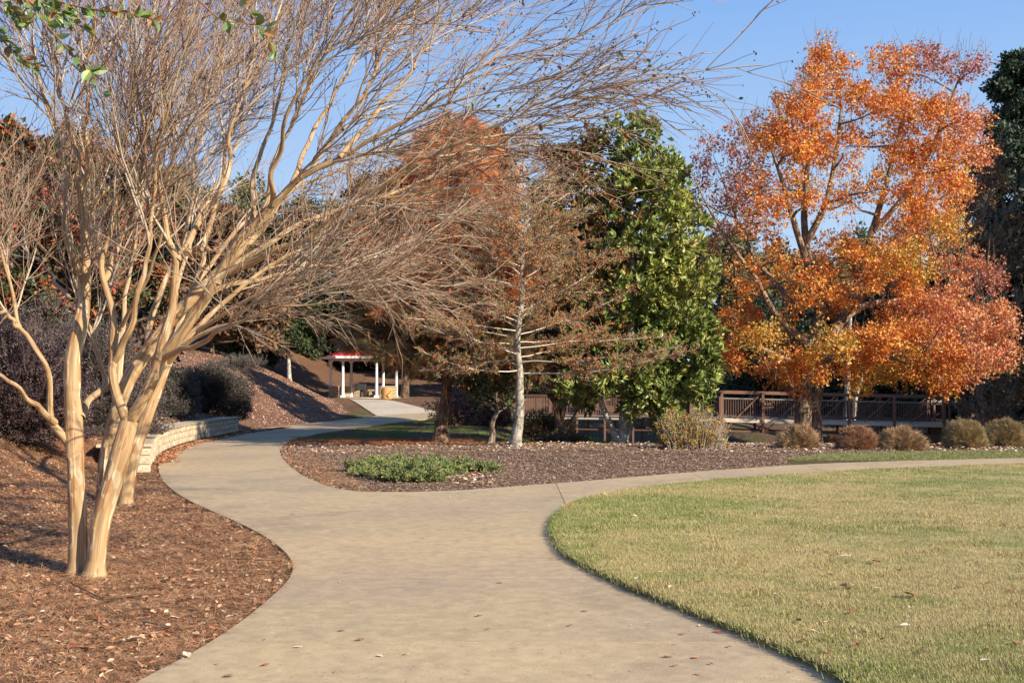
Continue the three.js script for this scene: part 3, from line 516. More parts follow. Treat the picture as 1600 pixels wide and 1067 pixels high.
// ---- red and orange maple by the bridge
R = rngOf(404);
{
  const D0 = 34, base = onGround(at(1263, 690, D0).x, -D0); const pxm = D0 / F;
  const g = thing('maple_tree', 'tall maple with orange and red autumn leaves beside the footbridge', 'tree', base);
  const off = o => { o.position.copy(base).negate(); return o; };
  const stems = [
    [[1252, 706, 34, 22], [1254, 690, 34, 18], [1256, 640, 34, 16.5], [1258, 600, 34, 15], [1268, 540, 34.1, 12], [1280, 490, 34.2, 10], [1268, 440, 34.1, 9], [1262, 400, 34, 8], [1257, 337, 34, 6.5], [1264, 250, 33.9, 5], [1276, 150, 33.8, 3.5], [1286, 70, 33.8, 1.5]],
    [[1275, 706, 34.2, 19], [1274, 690, 34.2, 16], [1273, 640, 34.2, 13.5], [1282, 585, 34.3, 12], [1300, 530, 34.4, 10.5], [1318, 495, 34.6, 9], [1345, 440, 34.8, 8], [1358, 380, 35, 7], [1385, 290, 35.2, 5], [1410, 190, 35.4, 3.5], [1425, 110, 35.5, 1.5]],
  ];
  const limbs = [
    [[1262, 412, 34, 6], [1245, 360, 33.7, 5], [1228, 300, 33.4, 4], [1205, 230, 33, 2]],
    [[1260, 380, 34, 6], [1290, 320, 33.5, 4.5], [1305, 250, 33.2, 3.5], [1315, 170, 33, 2]],
    [[1272, 545, 34, 7], [1235, 515, 33.4, 5.5], [1205, 480, 33, 5], [1185, 440, 32.6, 3.6], [1145, 385, 32, 2.8], [1105, 320, 31.6, 2], [1080, 265, 31.4, 0.8]],
    [[1264, 480, 34, 6], [1225, 455, 34.6, 4.5], [1185, 410, 35.2, 3.5], [1150, 340, 35.8, 2]],
    [[1320, 490, 34.6, 7.5], [1350, 462, 34, 6], [1400, 443, 33.4, 5], [1450, 430, 33, 3], [1510, 420, 32.6, 0.8]],
    [[1312, 505, 34.6, 7], [1345, 480, 35.4, 5.5], [1400, 470, 36.2, 4.5], [1470, 465, 36.8, 3.5], [1545, 490, 37.2, 2]],
    [[1347, 430, 34.8, 6], [1395, 380, 35.4, 4.5], [1440, 320, 36, 3.5], [1490, 240, 36.4, 2]],
    [[1368, 360, 35, 5], [1425, 290, 34.4, 3.5], [1470, 200, 34, 2.5], [1500, 120, 33.8, 1.5]],
    [[1290, 560, 34.2, 6], [1340, 555, 33.4, 4.5], [1400, 560, 32.8, 3.5], [1460, 590, 32.4, 2]],
    [[1262, 580, 34, 5.5], [1225, 560, 33.2, 4], [1190, 545, 32.8, 3], [1150, 540, 32.4, 2]],
    [[1258, 340, 34, 5], [1262, 280, 34.8, 4], [1240, 200, 35.2, 2.5], [1235, 150, 35.3, 1.5]],
    [[1300, 520, 34.4, 6], [1360, 520, 35.4, 4.5], [1430, 510, 36, 3.5], [1520, 540, 36.6, 2]],
  ];
  const nodes = []; let fs = 0;
  for (const s of stems) { const t = new Tubes(), [P, rd] = limbPoints(s, 36); rd.forEach((v, i) => { rd[i] = v * 0.8; }); t.add(P, rd, 12, 0.1, fs += 7); off(t.build('trunk', shadedMapleBark, g, true)); P.forEach((p, i) => { if (i > 14) nodes.push([p, rd[i]]); }); }
  for (const s of limbs) { const t = new Tubes(), [P, rd] = limbPoints(s, 20); t.add(P, rd, 8, 0.08, fs += 7); off(t.build('limb', greyBark, g, true)); P.forEach((p, i) => { if (i > 4) nodes.push([p, rd[i]]); }); }
  const O = [[0.72, 0.27, 0.028], [0.77, 0.34, 0.04], [0.69, 0.215, 0.025], [0.64, 0.165, 0.03], [0.79, 0.42, 0.06]], Rd = [[0.68, 0.25, 0.10], [0.72, 0.33, 0.14], [0.60, 0.18, 0.08], [0.75, 0.40, 0.16], [0.70, 0.28, 0.07]], Ye = [[0.74, 0.38, 0.05], [0.70, 0.28, 0.045], [0.66, 0.42, 0.06], [0.52, 0.40, 0.06]], Pk = [[0.50, 0.17, 0.10], [0.42, 0.13, 0.085], [0.58, 0.24, 0.13]];
  const list = [[1285, 78, 26, O, .7], [1302, 105, 36, O, 1], [1270, 140, 42, O, 1], [1232, 172, 40, O, .9], [1322, 150, 36, O, .9], [1200, 215, 46, O, .9], [1252, 222, 52, O, 1], [1310, 232, 46, O, 1], [1165, 255, 42, Pk, .5], [1212, 290, 52, O, .8], [1275, 300, 46, O, .7], [1112, 250, 36, Pk, .35], [1088, 300, 36, Pk, .35], [1150, 320, 48, Pk, .6], [1200, 350, 46, O, .6], [1165, 205, 30, Pk, .3],
    [1400, 110, 44, O, .8], [1450, 92, 38, Pk, .6], [1505, 105, 40, Pk, .45], [1380, 160, 50, O, .9], [1440, 165, 55, O, 1], [1500, 190, 45, Rd, .9], [1525, 235, 34, Rd, .5], [1400, 230, 50, O, 1], [1462, 240, 52, O, 1], [1372, 290, 36, O, .5], [1430, 308, 52, O, 1], [1490, 298, 44, O, .9], [1410, 362, 52, O, 1], [1470, 358, 46, Ye, 1], [1382, 405, 42, Ye, .8], [1440, 395, 42, Ye, 1],
    [1180, 425, 38, O, .6], [1222, 400, 36, O, .5], [1300, 402, 42, O, .9], [1285, 432, 36, O, .9], [1335, 380, 34, O, .5], [1362, 432, 40, O, .8], [1500, 402, 40, Rd, .8], [1545, 435, 34, Pk, .6], [1325, 310, 34, O, .4], [1120, 380, 26, Pk, .3],
    [1158, 505, 40, O, 1], [1200, 525, 44, Ye, 1], [1150, 552, 34, O, .9], [1222, 572, 40, O, 1], [1270, 565, 34, O, 1], [1300, 555, 40, Ye, 1], [1340, 545, 46, O, 1.1], [1390, 520, 52, O, 1.1], [1440, 500, 56, Rd, 1.1], [1490, 482, 50, Rd, 1.1], [1540, 500, 44, Rd, 1], [1558, 552, 38, Rd, 1], [1520, 562, 46, Rd, 1.1], [1460, 562, 52, O, 1.1], [1400, 580, 46, Ye, 1.1], [1350, 585, 36, Ye, 1], [1472, 600, 30, O, 1], [1245, 608, 20, O, .6], [1572, 520, 30, Rd, .8], [1200, 590, 26, O, .7], [1310, 470, 36, O, .7], [1420, 440, 40, O, .9], [1250, 470, 34, O, .6], [1160, 450, 26, O, .4]];
  const cr = new Crown('maple'), tb = new Tubes(), tw = new Tubes();
  for (const [px, py, rp, tones, dens] of list) {
    for (const side of [-1, 1]) {
      const half = 4.2 * Math.sqrt(Math.max(0.05, 1 - ((px - 1330) / 290) ** 2)) * (py < 130 ? 0.4 : 1);
      const dd = D0 + side * rr(0.12, 0.75) * half, c = at(px + rr(-8, 8), py + rr(-8, 8), dd), r = rp * dd / F;
      const n = Math.round(240 * dens * (rp / 45) ** 2);
      const cl = { c, r: [r * 1.1, r * 0.95, r * 1.15], n, tones, s: rr(0.85, 1.05) }; fillClump(cr, cl);
      let best = null, bd = 1e9; for (const nd of nodes) { const q = nd[0].distanceTo(c) + Math.max(0, nd[0].y - c.y + 0.2) * 2; if (q < bd) { bd = q; best = nd; } }
      branchTo(tb, tw, best[0], c, Math.min(best[1] * 0.8, 0.05), 0.01, 5, 6, r * 1.2);
    }
  }
  // bare twig ends above the crown
  for (let i = 0; i < 900; i++) { const k = pick(list), c = at(k[0] + gauss() * k[2] * .8, k[1] - k[2] * rr(-0.3, 0.8), D0 + gauss() * 2.4); tw.add(wander(c, V(gauss() * 0.5, 1, gauss() * 0.5), rr(0.3, 0.8), 4, 0.1), taper(5, 0.009, 0.003), 3); }
  off(tb.build('branches', greyBark, g)).userData.kind = 'stuff'; off(tw.build('twigs', brownTwig, g)).userData.kind = 'stuff';
  cr.build(g, base, 'leaves');
}
// ---- magnolia
R = rngOf(505);
{
  const D0 = 32.4, base = onGround((972 - CX) / F * D0, -D0), g = thing('magnolia_tree', 'dense evergreen magnolia with large glossy leaves in front of the footbridge', 'tree', base), off = o => { o.position.copy(base).negate(); return o; };
  const stems = [[[972, 706, D0, 12], [973, 690, D0, 9], [975, 660, D0, 8], [980, 600, D0, 7.5], [985, 500, D0, 6.5], [988, 400, D0, 5], [985, 300, D0, 3.5], [980, 215, D0, 1.5]], [[968, 702, D0, 8], [958, 672, D0 - .1, 5], [944, 640, D0 - .2, 4.5], [925, 580, D0 - .4, 3.5], [915, 480, D0 - .5, 2.5]], [[976, 700, D0, 7], [985, 665, D0 + .1, 5], [1010, 600, D0 + .2, 4.5], [1050, 500, D0 + .3, 3]]];
  const nodes = []; stems.forEach((s, i) => { const t = new Tubes(), [P, rd] = limbPoints(s, 24); t.add(P, rd, 10, 0.08, i * 5); off(t.build('trunk', paleBark, g, true)); P.forEach((p, k) => k > 5 && nodes.push([p, rd[k]])); });
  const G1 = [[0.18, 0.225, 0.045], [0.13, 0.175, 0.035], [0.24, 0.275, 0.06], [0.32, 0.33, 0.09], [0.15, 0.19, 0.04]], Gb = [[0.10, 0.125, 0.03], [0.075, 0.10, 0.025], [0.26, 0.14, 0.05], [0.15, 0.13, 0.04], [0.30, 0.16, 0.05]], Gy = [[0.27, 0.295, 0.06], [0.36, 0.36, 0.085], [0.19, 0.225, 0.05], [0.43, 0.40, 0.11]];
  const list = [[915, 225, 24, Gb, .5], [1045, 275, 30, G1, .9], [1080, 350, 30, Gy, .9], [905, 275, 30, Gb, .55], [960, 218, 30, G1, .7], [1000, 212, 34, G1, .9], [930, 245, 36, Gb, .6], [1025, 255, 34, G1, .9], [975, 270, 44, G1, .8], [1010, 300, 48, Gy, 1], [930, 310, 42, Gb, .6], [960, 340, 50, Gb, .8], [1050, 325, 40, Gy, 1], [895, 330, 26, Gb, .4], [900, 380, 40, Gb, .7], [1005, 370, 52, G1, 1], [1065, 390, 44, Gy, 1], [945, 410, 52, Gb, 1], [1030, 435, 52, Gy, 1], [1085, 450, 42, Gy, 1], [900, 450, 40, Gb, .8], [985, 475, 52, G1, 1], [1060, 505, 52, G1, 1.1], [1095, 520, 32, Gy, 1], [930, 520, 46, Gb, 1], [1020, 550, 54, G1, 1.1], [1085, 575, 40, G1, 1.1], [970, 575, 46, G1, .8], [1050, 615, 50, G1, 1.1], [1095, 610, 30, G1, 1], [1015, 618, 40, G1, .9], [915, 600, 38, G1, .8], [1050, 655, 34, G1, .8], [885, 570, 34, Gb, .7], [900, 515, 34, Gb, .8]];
  const cr = new Crown('magnolia'), tb = new Tubes(), tw = new Tubes();
  for (const [px, py, rp, tones, dens] of list) for (const sd of [-1, 0, 1]) {
    const half = 1.7 * (py < 260 ? 0.5 : 1), dd = D0 + sd * rr(0.35, 0.9) * half + rr(-.2, .2), c = at(px + rr(-6, 6), py + rr(-6, 6), dd), r = rp * dd / F;
    if (c.y - r < 0.3 + H(c.x, c.z)) c.y = H(c.x, c.z) + r + 0.1;
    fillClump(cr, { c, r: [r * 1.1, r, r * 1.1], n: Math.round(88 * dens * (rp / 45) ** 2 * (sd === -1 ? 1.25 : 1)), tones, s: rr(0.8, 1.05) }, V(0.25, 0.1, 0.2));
    let best = nodes[0], bd = 1e9; for (const nd of nodes) { const q = nd[0].distanceTo(c) + Math.max(0, nd[0].y - c.y) * 2; if (q < bd) { bd = q; best = nd; } }
    branchTo(tb, tw, best[0], c, Math.min(best[1] * 0.7, 0.04), 0.01, 5, 3, r);
  }
  off(tb.build('branches', greyBark, g)).userData.kind = 'stuff'; off(tw.build('twigs', brownTwig, g)).userData.kind = 'stuff'; cr.build(g, base, 'leaves');
}
// ---- trees with one straight stem and level branches (the cypress, the young pale tree)
function excurrent(name, label, cfg) {
  const base = cfg.base, g = thing(name, label, 'tree', base), off = o => { o.position.copy(base).negate(); return o; };
  const t = new Tubes(), n = 26, P = [], rd = [];
  for (let i = 0; i <= n; i++) { const k = i / n; P.push(V(base.x + cfg.lean[0] * k + nz(k * 5, cfg.seed) * cfg.wob, base.y - 0.1 + cfg.h * k, base.z + cfg.lean[1] * k + nz(k * 5, cfg.seed + 9) * cfg.wob)); rd.push(lerp(cfg.r, 0.012, Math.pow(k, cfg.tap || 0.85)) * (1 + (cfg.flare || 0.5) * Math.exp(-k * cfg.h / 0.28))); }
  t.add(P, rd, 14, cfg.flute || 0.05, cfg.seed); off(t.build('trunk', cfg.bark, g, true));
  const tb = new Tubes(), tw = new Tubes(), cr = new Crown(cfg.leaf);
  for (let i = 0; i < cfg.n1; i++) {
    const k = Math.pow(lerp(0, 1, (i + R()) / cfg.n1), cfg.bias || 1), f = lerp(cfg.from, 0.985, k), ix = Math.min(n - 1, Math.floor(f * n)), s = P[ix].clone().lerp(P[ix + 1], f * n - ix);
    const az = i * 2.399 + rr(-0.4, 0.4), L = cfg.spread(k) * rr(0.72, 1.12); if (L < 0.08) continue;
    const el = cfg.rise(k) + rr(-0.12, 0.12), d = V(Math.cos(az) * Math.cos(el), Math.sin(el), Math.sin(az) * Math.cos(el));
    const r0 = Math.min(rd[ix] * 0.5, (cfg.rb ?? 0.012) + L * cfg.rk), p1 = wander(s, d, L, 9, cfg.kink || 0.07, cfg.droop);
    tb.add(p1, taper(10, r0, 0.005), 5);
    const n2 = Math.round(cfg.n2 * L + 2);
    for (let j = 0; j < n2; j++) {
      const q = lerp(cfg.q0 || 0.15, 1, (j + R()) / n2), a = Math.min(8, Math.floor(q * 9)), s2 = p1[a].clone().lerp(p1[a + 1], q * 9 - a), d1 = p1[a + 1].clone().sub(p1[a]).normalize();
      const d2 = sideDir(d1, rr(0.5, 1.1), (R() < 0.5 ? 0 : Math.PI) + rr(-0.7, 0.7)), L2 = rr(0.25, 0.5) * (0.35 + (1 - q)) * Math.min(1.6, L) * cfg.l2, p2 = wander(s2, d2, L2, 5, 0.12, cfg.droop2);
      tw.add(p2, taper(6, 0.008, 0.003), 3);
      const m = Math.max(1, Math.round(cfg.leaves * L2 * rr(0.6, 1.3)));
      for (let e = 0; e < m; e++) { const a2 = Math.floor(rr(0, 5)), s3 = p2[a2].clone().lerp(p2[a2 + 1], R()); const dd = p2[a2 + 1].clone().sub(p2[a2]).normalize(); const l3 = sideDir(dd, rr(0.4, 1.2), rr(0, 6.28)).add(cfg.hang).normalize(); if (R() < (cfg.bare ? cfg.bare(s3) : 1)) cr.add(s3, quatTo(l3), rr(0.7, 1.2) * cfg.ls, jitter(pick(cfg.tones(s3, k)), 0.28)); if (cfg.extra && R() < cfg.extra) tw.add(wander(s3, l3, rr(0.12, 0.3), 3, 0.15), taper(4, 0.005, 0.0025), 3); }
    }
  }
  off(tb.build('branches', cfg.twigBark || cfg.bark, g)).userData.kind = 'stuff'; off(tw.build('twigs', cfg.twig, g)).userData.kind = 'stuff'; cr.build(g, base, cfg.leafName || 'foliage');
  return g;
}
R = rngOf(606);
const X0 = (px, D) => (px - CX) / F * D;
{
  const base = onGround(X0(692, 32.2), -32.2);
  excurrent('cypress_tree', 'rust-orange bald cypress with a fluted brown trunk beside the path bed', {
    base, h: 9.3, r: 0.19, flare: 0.75, flute: 0.14, lean: [0.35, -0.2], wob: 0.12, seed: 3, bark: MAT(CC(0.78, 0.60, 0.46), 0.9, { map: barkRough, bumpMap: barkBump, bumpScale: 0.03 }), twig: brownTwig, twigBark: darkBark, leaf: 'feather', n1: 140, bias: 0.9, from: 0.25,
    spread: k => 3.4 * Math.pow(1 - k, 0.55) * (k < 0.08 ? 0.85 : 1) + 0.1, rise: k => lerp(-0.02, 0.75, k), droop: V(0, -0.04, 0), droop2: V(0, -0.15, 0), hang: V(0, -0.22, 0), rk: 0.014, n2: 10, l2: 1.25, leaves: 36, ls: 1.2,
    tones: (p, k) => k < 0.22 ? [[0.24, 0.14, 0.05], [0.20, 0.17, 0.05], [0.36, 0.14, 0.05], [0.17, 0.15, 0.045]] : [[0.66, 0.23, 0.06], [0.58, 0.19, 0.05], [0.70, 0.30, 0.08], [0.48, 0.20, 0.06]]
  });
  const b2 = onGround(X0(813, 28.9), -28.9);
  excurrent('sweetgum_tree', 'young slender tree with pale straight trunk and sparse reddish brown leaves', {
    base: b2, h: 8.6, r: 0.15, tap: 0.62, flare: 0.3, flute: 0.05, lean: [0.12, 0], wob: 0.35, seed: 11, bark: MAT(CC(0.80, 0.77, 0.73), 0.9, { map: barkPale, bumpMap: barkBump, bumpScale: 0.01 }), twig: MAT(CC(0.36, 0.28, 0.20), 0.85), twigBark: MAT(CC(0.55, 0.49, 0.42), 0.85), leaf: 'tiny', n1: 95, bias: 0.95, from: 0.225,
    spread: k => 4.0 * Math.pow(1 - k, 1.05) + 0.25, rise: k => lerp(-0.05, 0.95, k), droop: V(0, 0.12, 0), droop2: V(0, 0.1, 0), hang: V(0, 0, 0), rb: 0.007, rk: 0.0038, n2: 9, l2: 1.15, leaves: 14, ls: 0.9, kink: 0.13, extra: 0.35, leafName: 'leaves', q0: 0.2,
    bare: p => p.y > 6 ? 0.3 : 0.85, tones: () => [[0.42, 0.19, 0.065], [0.36, 0.20, 0.075], [0.48, 0.13, 0.05], [0.40, 0.25, 0.08], [0.26, 0.21, 0.07], [0.30, 0.20, 0.07]]
  });
  const b3 = gp(769, 692);
  excurrent('small_tree', 'small forked evergreen tree in shade between the cypress and pale trunk', {
    base: b3, h: 2.9, r: 0.09, lean: [0.2, 0.1], wob: 0.16, seed: 21, bark: greyBark, twig: brownTwig, leaf: 'broad', n1: 34, from: 0.3, spread: k => 1.1 * (1 - k * 0.6), rise: k => 0.5, droop: V(0, 0.1, 0), droop2: V(0, 0, 0), hang: V(0, 0, 0), rk: 0.015, n2: 5, l2: 1.2, leaves: 5, ls: 0.8,
    tones: () => [[0.05, 0.085, 0.02], [0.07, 0.10, 0.025], [0.04, 0.06, 0.018]], leafName: 'leaves'
  });
}
console.log('main trees done');

// ---- the wood behind
const TONES = {
  rustdark: [[0.30, 0.13, 0.045], [0.22, 0.10, 0.035], [0.38, 0.16, 0.05], [0.14, 0.12, 0.035], [0.18, 0.14, 0.04]],
  green: [[0.055, 0.085, 0.022], [0.04, 0.065, 0.018], [0.075, 0.105, 0.028]],
  dark: [[0.045, 0.066, 0.022], [0.036, 0.052, 0.019], [0.062, 0.078, 0.028]],
  pine: [[0.045, 0.075, 0.03], [0.06, 0.09, 0.035], [0.035, 0.055, 0.025]],
  rust: [[0.46, 0.17, 0.05], [0.38, 0.13, 0.045], [0.52, 0.22, 0.06], [0.25, 0.13, 0.04]],
  redgreen: [[0.055, 0.07, 0.02], [0.045, 0.06, 0.018], [0.42, 0.075, 0.03], [0.06, 0.07, 0.025], [0.36, 0.11, 0.03], [0.09, 0.08, 0.025]],
  olive: [[0.16, 0.145, 0.04], [0.12, 0.13, 0.035], [0.21, 0.16, 0.045], [0.09, 0.10, 0.028]],
  brown: [[0.19, 0.10, 0.05], [0.15, 0.085, 0.045], [0.24, 0.12, 0.05], [0.11, 0.08, 0.04]],
};
function woodTree(name, label, x, D, h, w, tones, opt = {}) {
  const base = onGround(x, -D), g = thing(name, label, 'tree', base, opt.group), off = o => { o.position.copy(base).negate(); return o; };
  const t = new Tubes(), P = wander(base.clone().add(V(0, -0.1, 0)), V(gauss() * 0.05, 1, gauss() * 0.05), h * 0.92, 12, 0.035, V(0, 0.3, 0)); const r = opt.r || h * 0.017; t.add(P, P.map((_, i) => lerp(r, 0.02, i / 12) * (i === 0 ? 1.3 : 1)), 9, 0.06, x); off(t.build('trunk', opt.bark || darkBark, g));
  const tb = new Tubes(), tw = new Tubes(), cr = new Crown(opt.leaf || 'far'), lo = opt.low ?? 0.16;
  const nc = opt.clumps || 26;
  for (let i = 0; i < nc; i++) {
    const f = lerp(lo, 1, (i + R()) / nc), prof = opt.cone ? (1 - f) * 0.95 + 0.06 : Math.sqrt(Math.max(0.05, 1 - Math.pow((f - lo - (1 - lo) * 0.42) / ((1 - lo) * 0.6), 2)));
    const az = i * 2.399 + rr(-.5, .5), rad = w * prof * Math.sqrt(rr(0.12, 1)), c = V(base.x + Math.cos(az) * rad, base.y + h * f - 0.3, base.z + Math.sin(az) * rad), cr2 = w * rr(0.26, 0.42) * (0.5 + 0.5 * prof);
    fillClump(cr, { c, r: [cr2 * 1.15, cr2 * 0.85, cr2 * 1.15], n: Math.round((opt.n || 130) * rr(0.7, 1.3)), tones, s: (opt.s || 1) * rr(0.85, 1.1) });
    const k = clamp(Math.floor((f - 0.12) * 12), 1, 11); branchTo(tb, tw, P[k], c, Math.min(0.09, r * 0.45), 0.015, 5, opt.twigs ?? 3, cr2 * 1.3);
  }
  off(tb.build('branches', opt.bark || darkBark, g)).userData.kind = 'stuff'; off(tw.build('twigs', opt.twig || brownTwig, g)).userData.kind = 'stuff'; cr.build(g, base, 'leaves');
  return g;
}
const X = (px, D) => (px - CX) / F * D, HT = (py, D, x) => EYE + (HOR - py) / F * D - H(x, -D);
R = rngOf(707);
const wt = (name, label, px, D, top, wpx, tones, opt) => { const x = X(px, D); return woodTree(name, label, x, D, HT(top, D, x), wpx / F * D, tones, opt); };
// left: behind the crape myrtles
wt('dogwood_tree', 'tree with red and dark green leaves behind the purple shrubs at left edge', 30, 30, 190, 120, TONES.redgreen, { leaf: 'broad', n: 260, clumps: 34, low: 0.1 });
wt('dogwood_tree', 'red-leaved tree further right on the bank, seen between crape myrtle trunks', 190, 38, 250, 90, TONES.redgreen, { leaf: 'broad', n: 220, clumps: 30, low: 0.1 });
wt('oak_tree', 'brown-leaved tree on the bank above the wide shrub', 330, 62, 330, 110, TONES.brown, { n: 150, clumps: 28 });
wt('holly_tree', 'dark evergreen tree at the top of the mulched bank', 395, 78, 395, 75, TONES.green, { n: 150, low: 0.12 });
wt('oak_tree', 'olive-brown tree at the back left of the bank', 250, 82, 270, 130, TONES.olive, { n: 150, clumps: 30 });
wt('oak_tree', 'rusty brown tree at the far left behind the red-leaved tree', 90, 80, 200, 150, TONES.brown, { n: 150, clumps: 30 });
wt('holly_tree', 'dark evergreen tree at the left edge of the wood', -40, 70, 330, 110, TONES.dark, { n: 150 });
wt('holly_tree', 'small evergreen with a pale leaning trunk left of the gazebo', 452, 74, 468, 52, TONES.green, { leaf: 'broad', n: 180, clumps: 26, low: 0.52, bark: paleBark, r: 0.16 });
wt('holly_tree', 'small evergreen with pale upright trunk nearest the bank top', 428, 82, 460, 44, TONES.green, { leaf: 'broad', n: 160, clumps: 22, low: 0.52, bark: paleBark, r: 0.15 });
wt('holly_tree', 'dark evergreen behind the pale-trunked pair', 480, 96, 440, 80, TONES.dark, { n: 170, low: 0.05, clumps: 30 });
wt('holly_tree', 'dark evergreen directly behind the gazebo roof', 570, 98, 410, 80, TONES.dark, { n: 170, low: 0.05, clumps: 30 });
wt('cypress_tree', 'orange-brown conifer whose low branches hang over the gazebo roof', 632, 74, 260, 105, TONES.rustdark, { n: 200, low: 0.385, clumps: 46, leaf: 'broad', s: 1.5 });
wt('cypress_tree', 'orange conifer with a pointed top left of the magnolia', 775, 88, 200, 75, TONES.rust, { n: 190, low: 0.12, clumps: 38, cone: true });
wt('oak_tree', 'olive tree in shade between the gazebo and young pale tree', 690, 92, 380, 90, TONES.olive, { n: 160, low: 0.05, clumps: 30 });
wt('holly_tree', 'dark evergreen behind the approach walkway of the bridge', 830, 76, 430, 90, TONES.dark, { n: 170, low: 0.03, clumps: 30 });
wt('oak_tree', 'brown tree behind the left side of the magnolia', 900, 84, 330, 80, TONES.brown, { n: 110, low: 0.08 });
wt('oak_tree', 'slender brown-leaved tree in the hollow between young pale tree and magnolia', 878, 44, 215, 62, TONES.brown, { leaf: 'broad', n: 120, low: 0.2, clumps: 40, twigs: 6, twig: greyTwig });
wt('oak_tree', 'olive-brown tree in the hollow behind the small forked evergreen', 745, 50, 290, 85, TONES.rustdark, { leaf: 'broad', n: 150, low: 0.22, clumps: 44, s: 1.2 });
wt('holly_tree', 'green tree behind the magnolia above the bridge', 1000, 80, 420, 100, TONES.green, { n: 170, low: 0.03, clumps: 30 });
wt('oak_tree', 'olive green tree between the magnolia and the maple', 1130, 84, 370, 90, TONES.olive, { n: 160, low: 0.05, clumps: 30 });
wt('holly_tree', 'dark evergreen under the left half of the maple', 1215, 72, 470, 90, TONES.dark, { n: 180, low: 0.02, clumps: 30 });
wt('holly_tree', 'dark evergreen under the middle of the maple behind the bridge', 1340, 70, 455, 100, TONES.dark, { n: 190, low: 0.02, clumps: 32 });
wt('oak_tree', 'grey-green tree behind the middle of the maple crown', 1290, 96, 400, 90, TONES.olive, { n: 130, low: 0.1 });
wt('holly_tree', 'dark evergreen behind the right end of the bridge', 1450, 64, 430, 100, TONES.dark, { n: 200, low: 0.02, clumps: 34 });
wt('holly_tree', 'large dark evergreen at the right edge beside the maple', 1560, 58, 340, 100, TONES.dark, { n: 230, low: 0.02, clumps: 38 });
wt('pine_tree', 'tall blue-green conifer rising at the top right edge', 1612, 66, 85, 75, TONES.pine, { n: 240, low: 0.3, clumps: 44 });
wt('oak_tree', 'tree with bare grey twigs and few brown leaves right of the maple', 1545, 46, 215, 75, TONES.brown, { leaf: 'broad', n: 34, low: 0.15, clumps: 46, twigs: 26, twig: greyTwig, bark: greyBark });
wt('pine_tree', 'dark conifer just beyond the right edge behind the clipped shrubs', 1680, 56, 250, 110, TONES.dark, { n: 220, low: 0.02, clumps: 36 });
wt('pine_tree', 'tall dark conifer beyond the right side of the picture', 1800, 44, 60, 130, TONES.dark, { n: 240, low: 0.02, clumps: 40 });
{ // pale forked trunk behind the bridge
  const D = 56, base = onGround(X(1326, D), -D), g = thing('birch_tree', 'pale forked trunk rising behind the middle of the bridge', 'tree', base), mk = l => l.map(q => [q[0], q[1], D, q[2]]);
  [[[1326, 730, 7], [1325, 690, 6], [1324, 660, 5.5], [1325, 620, 5], [1326, 560, 4], [1330, 470, 3]], [[1326, 680, 4], [1334, 655, 4], [1338, 620, 3.5], [1350, 580, 3], [1362, 520, 2]]].forEach((l, i) => { const t = new Tubes(), [P, rd] = limbPoints(mk(l), 16); P[0].y = Math.min(P[0].y, base.y - .05); t.add(P, rd, 9, 0.06, i); const o = t.build(i ? 'limb' : 'trunk', paleBark, g); o.position.copy(base).negate(); });
}
{ // farthest wood, reads as one mass
  const cr = new Crown('far'), tb = new Tubes();
  for (let i = 0; i < 70; i++) { const x = lerp(-75, 85, (i + R()) / 70), D = rr(112, 135), h = rr(9, 15) * (x < -20 || x > 12 ? 1.12 : 0.85), b = onGround(x, -D); tb.add([b.clone(), b.clone().add(V(0, h * 0.8, 0))], [0.2, 0.08], 6); for (let k = 0; k < 9; k++) { const c = b.clone().add(V(gauss() * 2.4, h * lerp(0.1, 0.95, (k + R()) / 9), gauss() * 2.4)); fillClump(cr, { c, r: [2.1, 1.7, 2.1], n: 75, tones: pick([TONES.dark, TONES.olive, TONES.brown, TONES.green]), s: 1.9 }); } }
  const far = new THREE.Group(); far.name = 'distant_woods'; scene.add(far); tag(far, 'distant mixed woods closing off the view behind everything', 'woods', null, 'stuff'); part('trunks', tb.geo(), darkBark, far).userData.kind = 'stuff'; cr.build(far);
}
console.log('wood done');
